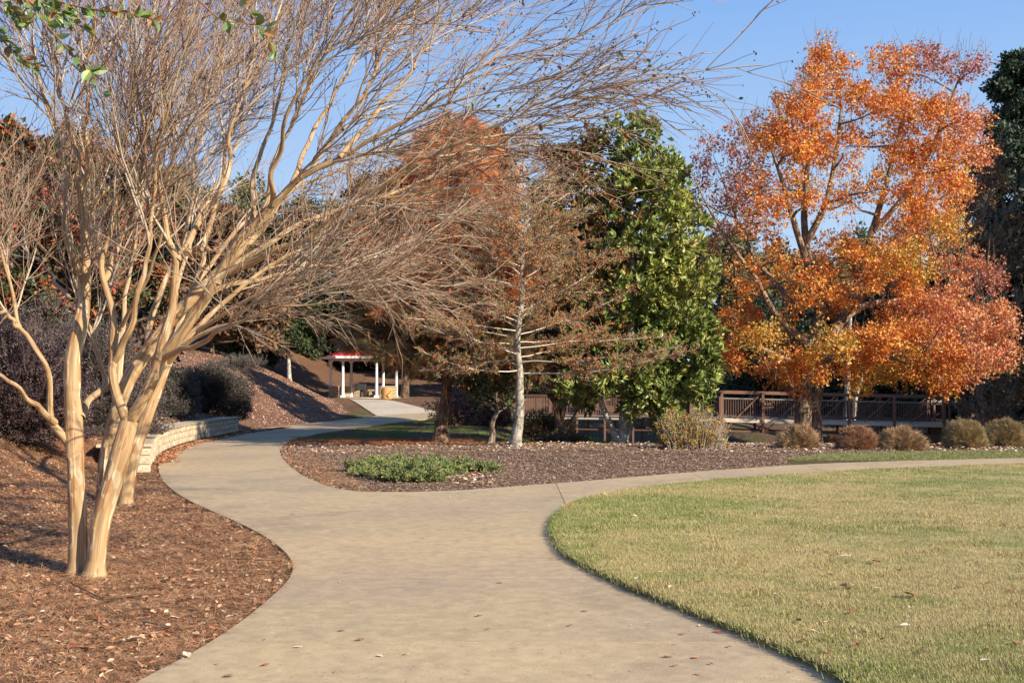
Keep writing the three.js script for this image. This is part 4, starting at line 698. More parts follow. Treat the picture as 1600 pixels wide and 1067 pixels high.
// ------------------------------------------------------------------ curved stone seat wall
R = rngOf(808);
{
  const front = [[243, 736], [247, 722], [262, 704], [300, 690], [340, 682], [378, 674]].map(([a, b]) => gp(a, b)); 
  const line = curve(front.map(p => V(p.x - 0.12, 0, p.z)), 400); const cum = [0]; for (let i = 1; i < line.length; i++) cum.push(cum[i - 1] + line[i].distanceTo(line[i - 1]));
  const total = cum[cum.length - 1]; const pos = s => { s = clamp(s, 0, total); let k = 1; while (k < cum.length - 1 && cum[k] < s) k++; const t = (s - cum[k - 1]) / (cum[k] - cum[k - 1]); return line[k - 1].clone().lerp(line[k], t); };
  const g = thing('seat_wall', 'low curved wall of pale stone blocks with a flat cap beside the path', 'wall', pos(0));
  const off = pos(0);
  const mats = [[0.95, 0.93, 0.88], [0.88, 0.86, 0.81], [1, 0.99, 0.95], [0.82, 0.79, 0.74], [0.96, 0.92, 0.84]].map(c => MAT(CC(...c), 0.92, { map: stoneTex, bumpMap: stoneTex, bumpScale: 0.012 }));
  const capM = [[0.74, 0.71, 0.65], [0.68, 0.65, 0.60], [0.78, 0.75, 0.69]].map(c => MAT(CC(...c), 0.9, { map: stoneTex, bumpMap: stoneTex, bumpScale: 0.006 }));
  const blockGeo = [0, 1, 2].map(i => { const b = new RoundedBoxGeometry(1, 1, 1, 1, 0.045); const p = b.attributes.position; for (let k = 0; k < p.count; k++) { const x = p.getX(k), y = p.getY(k), z = p.getZ(k); p.setXYZ(k, x + 0.012 * nz(x * 3 + i * 7, y * 3, z * 3), y + 0.02 * nz(y * 4, x * 4 + i * 5, z * 3), z + 0.06 * nz(z * 3 + i * 3, x * 4, y * 4)); } b.computeVertexNormals(); return b; });
  const put = (geo, mat, s0, s1, y0, y1, depth, back, name) => { const a = pos(s0), b = pos(s1), c = a.clone().add(b).multiplyScalar(0.5), dx = b.x - a.x, dz = b.z - a.z, L = Math.hypot(dx, dz), ang = Math.atan2(-dz, dx); const nxv = dz / L, nzv = -dx / L; const m = part(name, geo, mat, g); m.position.set(c.x + nxv * back - off.x, (y0 + y1) / 2, c.z + nzv * back - off.z); m.rotation.y = ang; m.scale.set(L * 1.0, y1 - y0, depth); return m; };
  const outSign = 1; // back offset: away from the path
  const courses = [[0, 0.15], [0.152, 0.325], [0.327, 0.475]];
  courses.forEach(([y0, y1], ci) => { let s = 0; while (s < total - 0.1) { const L = rr(0.3, 0.62), e = Math.min(total, s + L); put(pick(blockGeo), pick(mats), s + 0.004, e - 0.004, y0 + rr(0, .004), y1 - rr(0, .006), 0.34, 0.17 + rr(-0.012, 0.012), 'stone_block'); s = e; } });
  let s = -0.0; while (s < total - 0.05) { const e = Math.min(total, s + 0.62); put(blockGeo[1], pick(capM), s + 0.004, e - 0.004, 0.478, 0.535, 0.62, 0.27, 'cap_stone'); s = e; }
  // near end: a return of blocks into the bank
  const a = pos(0), dir = pos(0.3).sub(a).normalize(), nrm = V(dir.z, 0, -dir.x);
  const bx = (d0, d1, y0, y1, th, m, name) => { const o = part(name, pick(blockGeo), m, g); const c = a.clone().addScaledVector(nrm, (d0 + d1) / 2).addScaledVector(dir, -0.17); o.position.set(c.x - off.x, (y0 + y1) / 2, c.z - off.z); o.rotation.y = Math.atan2(nrm.z, -nrm.x); o.scale.set(d1 - d0, y1 - y0, th); };
  courses.forEach(([y0, y1], ci) => { let q = -0.02 ; const cuts = [[0, .42, .9], [0, .25, .7, .9], [0, .5, .9]][ci]; for (let i = 0; i < cuts.length - 1; i++) bx(q + cuts[i] + .004, q + cuts[i + 1] - .004, y0 + .003, y1 - .003, 0.32, pick(mats), 'stone_block'); });
  bx(-0.06, 0.45, 0.48, 0.537, 0.4, capM[0], 'cap_stone'); bx(0.455, 0.95, 0.48, 0.537, 0.4, capM[2], 'cap_stone');
}
// ------------------------------------------------------------------ gazebo and litter bin
R = rngOf(909);
{
  const base = gp(562, 621.5); const bx = base.x, by = base.y, bz = base.z - 1.75; base.set(bx, by, bz); base.y = by;
  const S0 = -base.z / 70, g = thing('gazebo', 'six-sided picnic gazebo with white columns and bright red roof', 'gazebo', base);
  g.scale.setScalar(S0);
  const white = MAT(CC(0.72, 0.71, 0.69), 0.5), red = MAT(CC(0.50, 0.04, 0.028), 0.6), stone = MAT(CC(0.55, 0.5, 0.43), 0.9, { map: stoneTex }), dark = MAT(CC(0.03, 0.03, 0.032), 0.6);
  const R6 = 2.05, vtx = i => [Math.cos(i * Math.PI / 3) * R6, Math.sin(i * Math.PI / 3) * R6];
  part('floor', new THREE.CylinderGeometry(2.5, 2.5, 0.3, 6).rotateY(Math.PI / 6), paleSlab, g).position.y = -0.13;
  for (let i = 0; i < 6; i++) {
    const [x, z] = vtx(i), raised = 0; const c = new THREE.Group(); c.name = 'column'; c.position.set(x, 0.02, z); g.add(c);
    part('shaft', new THREE.CylinderGeometry(0.075, 0.10, 2.06, 14), white, c).position.y = 1.15;
    part('plinth', new RoundedBoxGeometry(0.28, 0.12, 0.28, 1, 0.01), white, c).position.y = 0.06; part('capital', new RoundedBoxGeometry(0.26, 0.10, 0.26, 1, 0.01), white, c).position.y = 2.23;
    const [x2, z2] = vtx(i + 1), L = Math.hypot(x2 - x, z2 - z), beam = part('beam', new RoundedBoxGeometry(L + 0.16, 0.2, 0.16, 1, 0.01), white, g); beam.position.set((x + x2) / 2, 2.40, (z + z2) / 2); beam.rotation.y = -Math.atan2(z2 - z, x2 - x);
    if (i !== 1) { // low walls on every side but the front
      const w = new THREE.Group(); w.name = 'low_wall'; g.add(w); w.position.set((x + x2) / 2 * 1.04, 0, (z + z2) / 2 * 1.04); w.rotation.y = -Math.atan2(z2 - z, x2 - x);
      for (let r = 0; r < 3; r++) for (let k = 0; k < 4; k++) { const o = part('stone', new RoundedBoxGeometry((L - .34) / 4 - 0.01, 0.2, 0.26, 1, 0.02), stone, w); o.position.set(-(L - .34) / 2 + (k + 0.5) * (L - .34) / 4, 0.125 + r * 0.205, rr(-.015, .015)); }
      part('coping', new RoundedBoxGeometry(L - 0.3, 0.07, 0.36, 1, 0.01), MAT(CC(0.6, 0.57, 0.52), 0.9, { map: stoneTex }), w).position.y = 0.68;
    }
  }
  const rs = []; const ev = 2.75, y0 = 2.5, y1 = 3.45;
  for (let i = 0; i < 6; i++) { const a = i * Math.PI / 3, b = a + Math.PI / 3; const A = [Math.cos(a) * ev, y0, Math.sin(a) * ev], B = [Math.cos(b) * ev, y0, Math.sin(b) * ev];
    const panel = part('roof_panel', triGeo([[...A, 0, y1, 0, ...B], [A[0], y0 - 0.05, A[2], ...B.map((v, k) => k === 1 ? v - 0.05 : v), 0, y1 - 0.09, 0]]), red, g);
    for (let k = 1; k < 8; k++) { const t = k / 8, P = V(...A).lerp(V(...B), t), top = V(0, y1, 0).lerp(P, Math.abs(t - 0.5) * 2 * 1 + 0.0); const tb = new Tubes(); tb.add([P.add(V(0, .015, 0)), top.add(V(0, .015, 0))], [0.022, 0.022], 4); tb.build('seam', red, panel); }
    const fas = part('fascia', new RoundedBoxGeometry(ev, 0.15, 0.05, 1, 0.01), white, g); fas.position.set((A[0] + B[0]) / 2, y0 - 0.04, (A[2] + B[2]) / 2); fas.rotation.y = -Math.atan2(B[2] - A[2], B[0] - A[0]);
  }
  // dark grill and stone bench inside
  const gr = thing('barbecue_grill', 'black grill standing inside the gazebo', 'grill', base.clone().add(V(-0.1 * S0, 0.02, 0.2))); part('firebox', new RoundedBoxGeometry(0.62, 0.42, 0.5, 2, 0.05), dark, gr).position.y = 0.66; part('pedestal', new THREE.CylinderGeometry(0.09, 0.13, 0.46, 12), dark, gr).position.y = 0.23; part('shelf', new RoundedBoxGeometry(0.3, 0.04, 0.4, 1, 0.01), dark, gr).position.set(0.46, 0.72, 0);
  const be = thing('stone_bench', 'rough stone bench inside the gazebo beside the grill', 'bench', base.clone().add(V(0.75 * S0, 0.02, 0.25))); part('seat', new RoundedBoxGeometry(0.95, 0.12, 0.42, 2, 0.03), stone, be).position.y = 0.45; for (const sx of [-0.3, 0.3]) part('leg', new RoundedBoxGeometry(0.2, 0.4, 0.34, 1, 0.03), stone, be).position.set(sx, 0.2, 0);
  const bp = gp(604, 624), bin = thing('litter_bin', 'round tan litter bin with dark wavy bands on the right of the gazebo', 'bin', bp); const k = -bp.z / F;
  const tan = MAT(CC(0.56, 0.29, 0.10), 0.7, { bumpMap: stoneTex, bumpScale: 0.01 });
  const W0 = 8.4 * k, H0 = 18 * k; part('drum', new THREE.LatheGeometry([[0, 0], [W0 * .94, 0], [W0, 0.05], [W0, H0 * .93], [W0 * 1.03, H0 * .94], [W0 * 1.03, H0], [W0 * .86, H0], [W0 * .86, H0 * .8], [0, H0 * .8]].map(p => new THREE.Vector2(...p)), 28), tan, bin);
  for (let s = 0; s < 3; s++) { const t = new Tubes(), pts = []; for (let i = 0; i <= 16; i++) { const u = i / 16, a = 1.05 + s * 2.1 + 0.42 * Math.sin(u * 5.2) * (1 - u * .4); pts.push(V(Math.cos(a) * (W0 + .012), H0 * (0.15 + 0.65 * u), Math.sin(a) * (W0 + .012))); } t.add(pts, taper(17, .035, .02), 5); t.build('wavy_band', MAT(CC(0.08, 0.045, 0.025), 0.6), bin); }  // three dark wavy bands spaced around the drum
}
// ------------------------------------------------------------------ footbridge
R = rngOf(1010);
{
  const Dr = 50, Dl = 50.5; const steel = MAT(CC(0.21, 0.10, 0.062), 0.62), steelDark = MAT(CC(0.155, 0.082, 0.056), 0.7), deckM = MAT(CC(0.60, 0.50, 0.38), 0.85), plankM = [MAT(CC(0.36, 0.29, 0.22), 0.9), MAT(CC(0.30, 0.245, 0.19), 0.9), MAT(CC(0.42, 0.345, 0.27), 0.9)];
  const A = at(1480, 663.5, Dr), B = at(1128, 655, Dl), Cc = at(735, 650, 54), base = A.clone();
  const g = thing('footbridge', 'rust-brown steel footbridge with truss rails crossing the gully', 'bridge', base);
  const L = A.distanceTo(B), ux = B.clone().sub(A).normalize(), side = V(ux.z, 0, -ux.x).normalize(); if (side.z > 0) side.negate(); // side points away from the camera
  const rel = p => p.clone().sub(base);
  const bar = (name, p, q, w, h, m, par = g) => { const d = q.clone().sub(p), len = d.length(); const o = part(name, new RoundedBoxGeometry(len, h, w, 1, Math.min(w, h) * 0.12), m, par); o.position.copy(rel(p.clone().lerp(q, 0.5))); d.normalize(); o.quaternion.setFromRotationMatrix(new THREE.Matrix4().makeBasis(d, new THREE.Vector3().crossVectors(side, d).normalize().y < 0 ? new THREE.Vector3().crossVectors(d, side) : new THREE.Vector3().crossVectors(side, d), side.clone())); if (o.quaternion.length() < .5) o.quaternion.identity(); const yv = new THREE.Vector3().crossVectors(side, d); if (yv.y < 0) yv.negate(); const zv = new THREE.Vector3().crossVectors(d, yv); o.quaternion.setFromRotationMatrix(new THREE.Matrix4().makeBasis(d, yv, zv)); return o; };
  const up = y => V(0, y, 0), W = 2.1, Ht = 1.22;
  const pxPosts = [1476, 1398, 1328, 1262, 1193, 1128], postT = pxPosts.map(p => (1480 - p) / (1480 - 1128));
  for (const s of [0, 1]) {
    const o = side.clone().multiplyScalar(s * W), P = t => A.clone().lerp(B, t).add(o);
    bar('top_rail', P(-0.002).add(up(Ht)), P(1.01).add(up(Ht)), 0.12, 0.15, steel); bar('hand_rail', P(0).add(up(Ht - 0.28)).addScaledVector(side, s ? -0.1 : 0.1), P(1).add(up(Ht - 0.28)).addScaledVector(side, s ? -0.1 : 0.1), 0.06, 0.06, MAT(CC(0.25, 0.21, 0.18), 0.6));
    bar('deck_beam', P(0).add(up(-0.05)), P(1).add(up(-0.05)), 0.10, 0.16, deckM); bar('lower_chord', P(0).add(up(-0.52)), P(1).add(up(-0.52)), 0.09, 0.09, steelDark);
    bar('toe_rail', P(0).add(up(0.16)).addScaledVector(side, s ? -0.08 : 0.08), P(1).add(up(0.16)).addScaledVector(side, s ? -0.08 : 0.08), 0.05, 0.05, steelDark);
    postT.forEach((t, i) => { bar('post', P(t).add(up(-0.56)).addScaledVector(side, s ? 0.08 : -0.08), P(t).add(up(Ht + 0.02)).addScaledVector(side, s ? 0.08 : -0.08), 0.10, 0.12, steel); if (i < postT.length - 1) bar('brace', P(postT[i + 1] - 0.012).add(up(-0.48)), P(lerp(postT[i + 1], t, 0.93)).add(up(Ht - 0.1)), 0.05, 0.06, steel); });
    const bal = []; const nb = 92; for (let i = 1; i < nb; i++) { const p = rel(P(i / nb).add(up(0.16 + (Ht - 0.46) / 2)).addScaledVector(side, s ? -0.1 : 0.1)); const b = new THREE.BoxGeometry(0.026, Ht - 0.46, 0.026); b.translate(p.x, p.y, p.z); bal.push(b); }
    part('balusters', mergeGeometries(bal), steelDark, g).userData.kind = 'stuff';
  }
  const planks = 70; const pg = new RoundedBoxGeometry(L / planks * 0.94, 0.05, W - 0.14, 1, 0.008);
  for (let i = 0; i < planks; i++) { const p = rel(A.clone().lerp(B, (i + 0.5) / planks).addScaledVector(side, W / 2).add(up(0.03))); const o = part('plank', pg, pick(plankM), g); o.position.copy(p); o.rotation.y = Math.atan2(-ux.z, ux.x); }
  // end posts on the right bank
  const E = A.clone().addScaledVector(ux, -0.55); for (const s of [0, 1]) { const o = side.clone().multiplyScalar(s * W); bar('end_post', E.clone().add(o).add(up(-0.2)), E.clone().add(o).add(up(Ht - 0.02)), 0.1, 0.1, steel); bar('end_rail', A.clone().add(o).add(up(Ht - 0.25)), E.clone().add(o).add(up(Ht - 0.25)), 0.06, 0.2, MAT(CC(0.3, 0.26, 0.22), 0.7)); bar('end_post', A.clone().addScaledVector(ux, -0.13).add(o).add(up(-0.5)), A.clone().addScaledVector(ux, -0.13).add(o).add(up(Ht - 0.05)), 0.1, 0.1, steel); }
  const ab = part('abutment', new RoundedBoxGeometry(1.3, 1.5, W + 0.5, 2, 0.03), MAT(CC(0.42, 0.37, 0.31), 0.95, { map: concreteTex }), g); ab.position.copy(rel(A.clone().addScaledVector(ux, -0.62).addScaledVector(side, W / 2).add(up(-0.83)))); ab.rotation.y = Math.atan2(-ux.z, ux.x);
  // approach boardwalk on the left
  const b2 = B.clone().addScaledVector(ux, 0.06), w = thing('boardwalk', 'timber approach walkway running left from the truss bridge behind the magnolia', 'walkway', b2.clone());
  const base0 = base.clone(); base.copy(b2);
  const d2 = Cc.clone().sub(b2), L2 = d2.length(); d2.normalize(); const side2 = V(d2.z, 0, -d2.x).normalize(); if (side2.z > 0) side2.negate();
  for (const s of [0, 1]) {
    const o = side2.clone().multiplyScalar(s * W), P = t => b2.clone().lerp(Cc, t).add(o);
    bar('deck_beam', P(0).add(up(-0.05)), P(1).add(up(-0.05)), 0.1, 0.09, deckM, w); bar('top_rail', P(0).add(up(1.0)), P(1).add(up(1.0)), 0.09, 0.07, steelDark, w); bar('bottom_rail', P(0).add(up(0.14)), P(1).add(up(0.14)), 0.05, 0.05, steelDark, w); bar('lower_beam', P(0).add(up(-0.55)), P(1).add(up(-0.55)), 0.07, 0.07, steelDark, w);
    for (let i = 0; i <= 9; i++) { const p = P(i / 9).addScaledVector(side2, s ? 0.09 : -0.09), gy = H(p.x, p.z); bar('post', V(p.x, Math.min(gy, p.y - 0.2) - 0.1, p.z), p.clone().add(up(1.02)), 0.1, 0.1, steelDark, w); }
    const bal = []; const nb = Math.round(L2 / 0.13); for (let i = 1; i < nb; i++) { const p = rel(P(i / nb).add(up(0.57))); const b = new THREE.BoxGeometry(0.026, 0.84, 0.026); b.translate(p.x, p.y, p.z); bal.push(b); } part('balusters', mergeGeometries(bal), steelDark, w).userData.kind = 'stuff';
  }
  const n2 = Math.round(L2 / 0.2), pg2 = new RoundedBoxGeometry(L2 / n2 * 0.94, 0.05, W - 0.14, 1, 0.008); for (let i = 0; i < n2; i++) { const o = part('plank', pg2, pick(plankM), w); o.position.copy(rel(b2.clone().lerp(Cc, (i + 0.5) / n2).addScaledVector(side2, W / 2).add(up(0.03)))); o.rotation.y = Math.atan2(-d2.z, d2.x); }
  base.copy(base0);
}
// ------------------------------------------------------------------ shrubs
const bladeGeo = [0, 1, 2].map(i => { const s = R; R = rngOf(130 + i); const o = []; for (let k = 0; k < 9; k++) { const a = rr(0, 6.28), l = rr(0.09, 0.17), t = rr(0.1, 0.8), x = rr(-.04, .04), z = rr(-.04, .04), w = 0.0045; const d = V(Math.cos(a) * Math.sin(t), Math.cos(t), Math.sin(a) * Math.sin(t)).multiplyScalar(l); o.push([x - w, 0, z, x + w, 0, z, x + d.x, d.y, z + d.z]); o.push([x, 0, z - w, x, 0, z + w, x + d.x, d.y, z + d.z]); } R = s; return triGeo(o); });
GEO.blade = bladeGeo; leafMats.blade = MAT(0xffffff, 0.9, { side: THREE.DoubleSide });
GEO.purple = [1, 2, 3].map(i => sprayGeo(14, 0.05, 0.032, 0.9, 140 + i, { off: 0.05, rise: 0.2 })); leafMats.purple = LEAF(0xffffff, 0.12, 0.55);
function domeCore(r, seed) { const g = new THREE.IcosahedronGeometry(1, 4), p = g.attributes.position; for (let i = 0; i < p.count; i++) { const v = V(p.getX(i), p.getY(i), p.getZ(i)); const k = 0.8 + 0.12 * nz(v.x * 2.5 + seed, v.y * 2.5, v.z * 2.5) + 0.06 * nz(v.x * 7, v.y * 7 + seed, v.z * 7); p.setXYZ(i, v.x * k * r[0], Math.max(-0.02, v.y * k * r[1]), v.z * k * r[2]); } g.computeVertexNormals(); return g; }
R = rngOf(1111);
function clippedShrub(label, px, py, wpx, hpx, tones) {
  const b = gp(px, py), k = -b.z / F, r = [wpx / 2 * k, hpx * k, wpx / 2 * k], g = thing('clipped_shrub', label, 'shrub', b, 'clipped round shrubs along the grass strip');
  const cr = new Crown('blade'), sd = rr(0, 50);
  part('stem_mass', domeCore([r[0] * .92, r[1] * .92, r[2] * .92], sd), MAT(CC(0.42, 0.28, 0.15), 1), g);
  for (let i = 0; i < 4800; i++) { const u = randUnit(); u.y = Math.abs(u.y); const lump = 0.84 + 0.26 * nz(u.x * 2.2 + sd, u.y * 2.2, u.z * 2.2) + 0.12 * nz(u.x * 6, u.y * 6 + sd, u.z * 6) + rr(-0.16, 0.05); const p = V(u.x * r[0] * lump, u.y * r[1] * lump, u.z * r[2] * lump); cr.add(p, quatTo(u.clone().add(V(gauss() * .5, 0.35 + gauss() * .4, gauss() * .5)).normalize()), rr(0.5, 1.1), jitter(pick(tones), 0.32)); }
  for (let i = 0; i < 60; i++) { const u = randUnit(); u.y = Math.abs(u.y) * .8 + .2; cr.add(V(u.x * r[0] * .9, u.y * r[1] * .9, u.z * r[2] * .9), quatTo(u.clone().add(V(gauss() * .6, .2, gauss() * .6)).normalize()), rr(0.9, 1.5), jitter(pick(tones), 0.3)); }
  cr.build(g, null, 'twigs');
}
const tanT = [[0.55, 0.38, 0.21], [0.46, 0.29, 0.15], [0.64, 0.48, 0.29], [0.32, 0.20, 0.10]], tanRed = [[0.54, 0.32, 0.18], [0.44, 0.22, 0.12], [0.60, 0.40, 0.24], [0.28, 0.16, 0.09]], tanGreen = [[0.54, 0.39, 0.21], [0.40, 0.34, 0.15], [0.62, 0.47, 0.26], [0.30, 0.22, 0.10]];
clippedShrub('leftmost tan clipped shrub, in front of the maple trunk', 1247, 700, 64, 32, tanT);
clippedShrub('reddish tan clipped shrub second from the left, partly in shade', 1340, 701, 62, 33, tanRed);
clippedShrub('lowest tan clipped shrub, third from the left in the row', 1409, 702, 80, 32, tanT);
clippedShrub('tan-green clipped shrub at the right end of the bridge', 1508, 698, 64, 41, tanGreen);
clippedShrub('broad brown-green clipped shrub nearest the right edge', 1570, 697, 66, 42, tanGreen);
clippedShrub('tan clipped shrub cut by the right edge of the picture', 1622, 696, 60, 38, tanT);
clippedShrub('small tan shrub peeking out behind the two right shrubs', 1533, 686, 34, 27, tanT);
clippedShrub('small dark tan shrub behind the reddish one', 1312, 690, 36, 20, tanRed);

function leafShrub(name, label, pos, r, n, kind, tones, opt = {}) {
  const g = thing(name, label, 'shrub', pos, opt.group), cr = new Crown(kind), tw = new Tubes();
  const lumps = []; for (let i = 0; i < (opt.lumps || 16); i++) { const u = randUnit(); u.y = Math.abs(u.y) * 0.9; lumps.push([V(u.x * r[0] * 0.62, (u.y * 0.62 + 0.1) * r[1], u.z * r[2] * 0.62), rr(0.3, 0.5)]); }
  for (let i = 0; i < n; i++) { const l = pick(lumps), u = randUnit().multiplyScalar(Math.pow(R(), 0.35)); const p = V(l[0].x + u.x * l[1] * r[0], Math.max(0.03, l[0].y + u.y * l[1] * r[1]), l[0].z + u.z * l[1] * r[2]); cr.add(p, quatTo(V(u.x + p.x / r[0] * .6 + gauss() * .3, u.y * .6 + 0.6, u.z + p.z / r[2] * .6 + gauss() * .3).normalize()), rr(0.7, 1.25) * (opt.s || 1), jitter(pick(tones), 0.3)); }
  for (let i = 0; i < (opt.stems || 60); i++) { const a = rr(0, 6.28), e = rr(0.35, 1), l = pick(lumps); const tip = l[0].clone().add(randUnit().multiplyScalar(0.4 * Math.min(r[0], r[1]))); tip.y = Math.max(0.2, tip.y) ; const P = curve([V(Math.cos(a) * .15, 0, Math.sin(a) * .15), tip.clone().multiplyScalar(0.5).add(V(0, r[1] * .1, 0)), tip], 6); tw.add(P, taper(7, 0.014, 0.004), 4); }
  for (let i = 0; i < (opt.shoots || 0); i++) { const l = pick(lumps), u = randUnit(); u.y = Math.abs(u.y) + .4; u.normalize(); const s = V(l[0].x + u.x * l[1] * r[0] * .8, l[0].y + u.y * l[1] * r[1] * .8, l[0].z + u.z * l[1] * r[2] * .8), P = wander(s, u.clone().add(V(gauss() * .3, 0.3, gauss() * .3)), rr(0.25, 0.6), 5, 0.1); tw.add(P, taper(6, 0.006, 0.003), 3); for (let q = 0; q < 4; q++) cr.add(P[1 + q], quatTo(randUnit().add(V(0, .5, 0)).normalize()), rr(0.5, 0.9) * (opt.s || 1), jitter(pick(tones), 0.3)); }
  tw.build('stems', opt.twig || brownTwig, g).userData.kind = 'stuff'; cr.build(g, null, 'leaves'); return g;
}
R = rngOf(1212);
const purple = [[0.085, 0.060, 0.055], [0.11, 0.074, 0.064], [0.068, 0.056, 0.047], [0.13, 0.09, 0.075], [0.08, 0.075, 0.055]], deepPurple = [[0.075, 0.042, 0.045], [0.095, 0.052, 0.052], [0.058, 0.038, 0.036], [0.11, 0.068, 0.062]], smoke = [[0.085, 0.078, 0.06], [0.11, 0.075, 0.065], [0.07, 0.075, 0.052], [0.13, 0.085, 0.075], [0.06, 0.06, 0.045]];
{
  const at2 = (px, D) => { const x = X(px, D); return onGround(x, -D, -0.03); };
  leafShrub('loropetalum_shrub', 'wide grey-purple shrub above the far half of the seat wall', at2(320, 42), [1.75, 2.0, 1.4], 6500, 'purple', smoke, { shoots: 160, s: 1.1 });
  leafShrub('loropetalum_shrub', 'grey-purple shrub right behind the leaning trunks above the seat wall', at2(254, 36.5), [1.1, 1.7, 1.0], 3600, 'purple', smoke, { shoots: 90, s: 1.1 });
  leafShrub('loropetalum_shrub', 'large dark purple shrub on the bank at the left edge', at2(18, 19.5), [1.25, 1.75, 1.2], 5200, 'purple', deepPurple, { shoots: 160 });
  leafShrub('loropetalum_shrub', 'purple-grey shrub between the left stem and the middle stems', at2(140, 23), [1.45, 2.1, 1.3], 5600, 'purple', purple, { shoots: 160 });
  leafShrub('loropetalum_shrub', 'tall purple-grey shrub behind the low left fork of the crape myrtle', at2(70, 25), [1.5, 2.5, 1.4], 5600, 'purple', purple, { shoots: 180 });
  leafShrub('loropetalum_shrub', 'dark purple shrub beyond the left edge of the picture', at2(-70, 19), [1.3, 1.9, 1.2], 3600, 'purple', deepPurple, { shoots: 80 });
  leafShrub('bank_shrub', 'low twiggy shrub on the crest of the mulched bank', at2(372, 57), [1.9, 0.55, 1.0], 500, 'purple', smoke, { shoots: 160, s: 1.0, twig: greyTwig });
  // gully planting
  const gq = (px, D, r, n, kind, tones, label, o) => leafShrub('gully_shrub', label, at2(px, D), r, n, kind, tones, o);
  gq(880, 36, [1.1, 1.0, 0.9], 1500, 'tiny', [[0.14, 0.10, 0.045], [0.10, 0.09, 0.035], [0.19, 0.11, 0.05], [0.08, 0.09, 0.03]], 'brownish twiggy shrub behind the bed right of the pale trunk', { s: 1.3 });
  gq(935, 41, [1.2, 1.35, 1.0], 2600, 'tiny', [[0.10, 0.19, 0.03], [0.13, 0.22, 0.04], [0.075, 0.15, 0.025]], 'bright green mound left of the magnolia trunk', { s: 1.5 });
  gq(735, 47, [1.9, 1.5, 1.2], 1800, 'tiny', [[0.20, 0.08, 0.05], [0.15, 0.08, 0.045], [0.24, 0.12, 0.07]], 'reddish brown shrub beside the end of the walkway', { s: 1.6 });
  gq(845, 45, [1.6, 1.2, 1.1], 1500, 'tiny', [[0.22, 0.11, 0.03], [0.13, 0.10, 0.035], [0.09, 0.09, 0.03]], 'tawny shrub below the walkway behind the pale trunk', { s: 1.6 });
}
{ // tall yellowing shrub between magnolia and bridge
  const b = gp(1088, 700), g = thing('wispy_shrub', 'wispy upright shrub with yellow leaves and grey stems right of the magnolia', 'shrub', b), tw = new Tubes(), cr = new Crown('tiny');
  for (let i = 0; i < 420; i++) { const x = rr(-0.95, 0.85), z = rr(-0.45, 0.45), h = rr(0.3, 1.2) * (0.75 + 0.5 * nz(x * 3, z * 3)) * (1.15 - 0.4 * Math.abs(x + 0.2)); const P = wander(V(x * .8, -0.02, z), V(x * 0.25 + gauss() * .2, 1, gauss() * 0.25), h, 5, 0.09); tw.add(P, taper(6, 0.006, 0.003), 3); const lf = x < 0.35 ? 3 : 0.5; for (let q = 0; q < 5; q++) if (R() < lf * 0.22) cr.add(P[2 + (q % 4)].clone().add(V(gauss() * .05, gauss() * .05, gauss() * .05)), randQuat(), rr(0.6, 1.2), jitter(pick([[0.42, 0.28, 0.05], [0.36, 0.20, 0.045], [0.28, 0.24, 0.06], [0.40, 0.18, 0.05]]), 0.25)); }
  tw.build('stems', MAT(CC(0.34, 0.29, 0.23), 0.9), g).userData.kind = 'stuff'; cr.build(g, null, 'leaves');
}
{ // low juniper in the middle bed
  const b = gp(650, 745), g = thing('juniper', 'low spreading green juniper in the mulch of the middle bed', 'shrub', b), cr = new Crown('tiny'), tw = new Tubes();
  const spots = [[590, 742, 0.42], [570, 735, .28], [625, 748, 0.5], [660, 750, 0.46], [690, 742, 0.38], [645, 735, 0.42], [720, 735, 0.34], [755, 736, 0.25], [600, 726, 0.3], [680, 728, 0.3]];
  for (const [px, py, s] of spots) { const c = gp(px, py).sub(b); for (let i = 0; i < 40; i++) { const a = rr(0, 6.28), e = rr(0.05, 0.75), d = V(Math.cos(a) * Math.cos(e), Math.sin(e), Math.sin(a) * Math.cos(e)), P = wander(c.clone().add(V(gauss() * s * .4, 0, gauss() * s * .4)), d, s * rr(0.5, 1.1), 5, 0.12, V(0, -0.25, 0)); P.forEach(p => p.y = Math.max(p.y, H(p.x + b.x, p.z + b.z) - b.y + 0.02)); tw.add(P, taper(6, 0.006, 0.003), 3); for (let q = 0; q < 13; q++) { const k = 1 + Math.floor(R() * 4); const dd = P[k + 1].clone().sub(P[k]).normalize(); cr.add(P[k].clone().lerp(P[k + 1], R()), quatTo(sideDir(dd, rr(0.2, 0.9), rr(0, 6.28)).add(V(0, .35, 0)).normalize()), rr(0.6, 1.1), jitter(pick([[0.17, 0.205, 0.065], [0.23, 0.26, 0.075], [0.13, 0.165, 0.05], [0.32, 0.30, 0.10], [0.18, 0.22, 0.06]]), 0.25)); } } }
  tw.build('stems', brownTwig, g).userData.kind = 'stuff'; cr.build(g, null, 'foliage');
}
console.log('shrubs done');
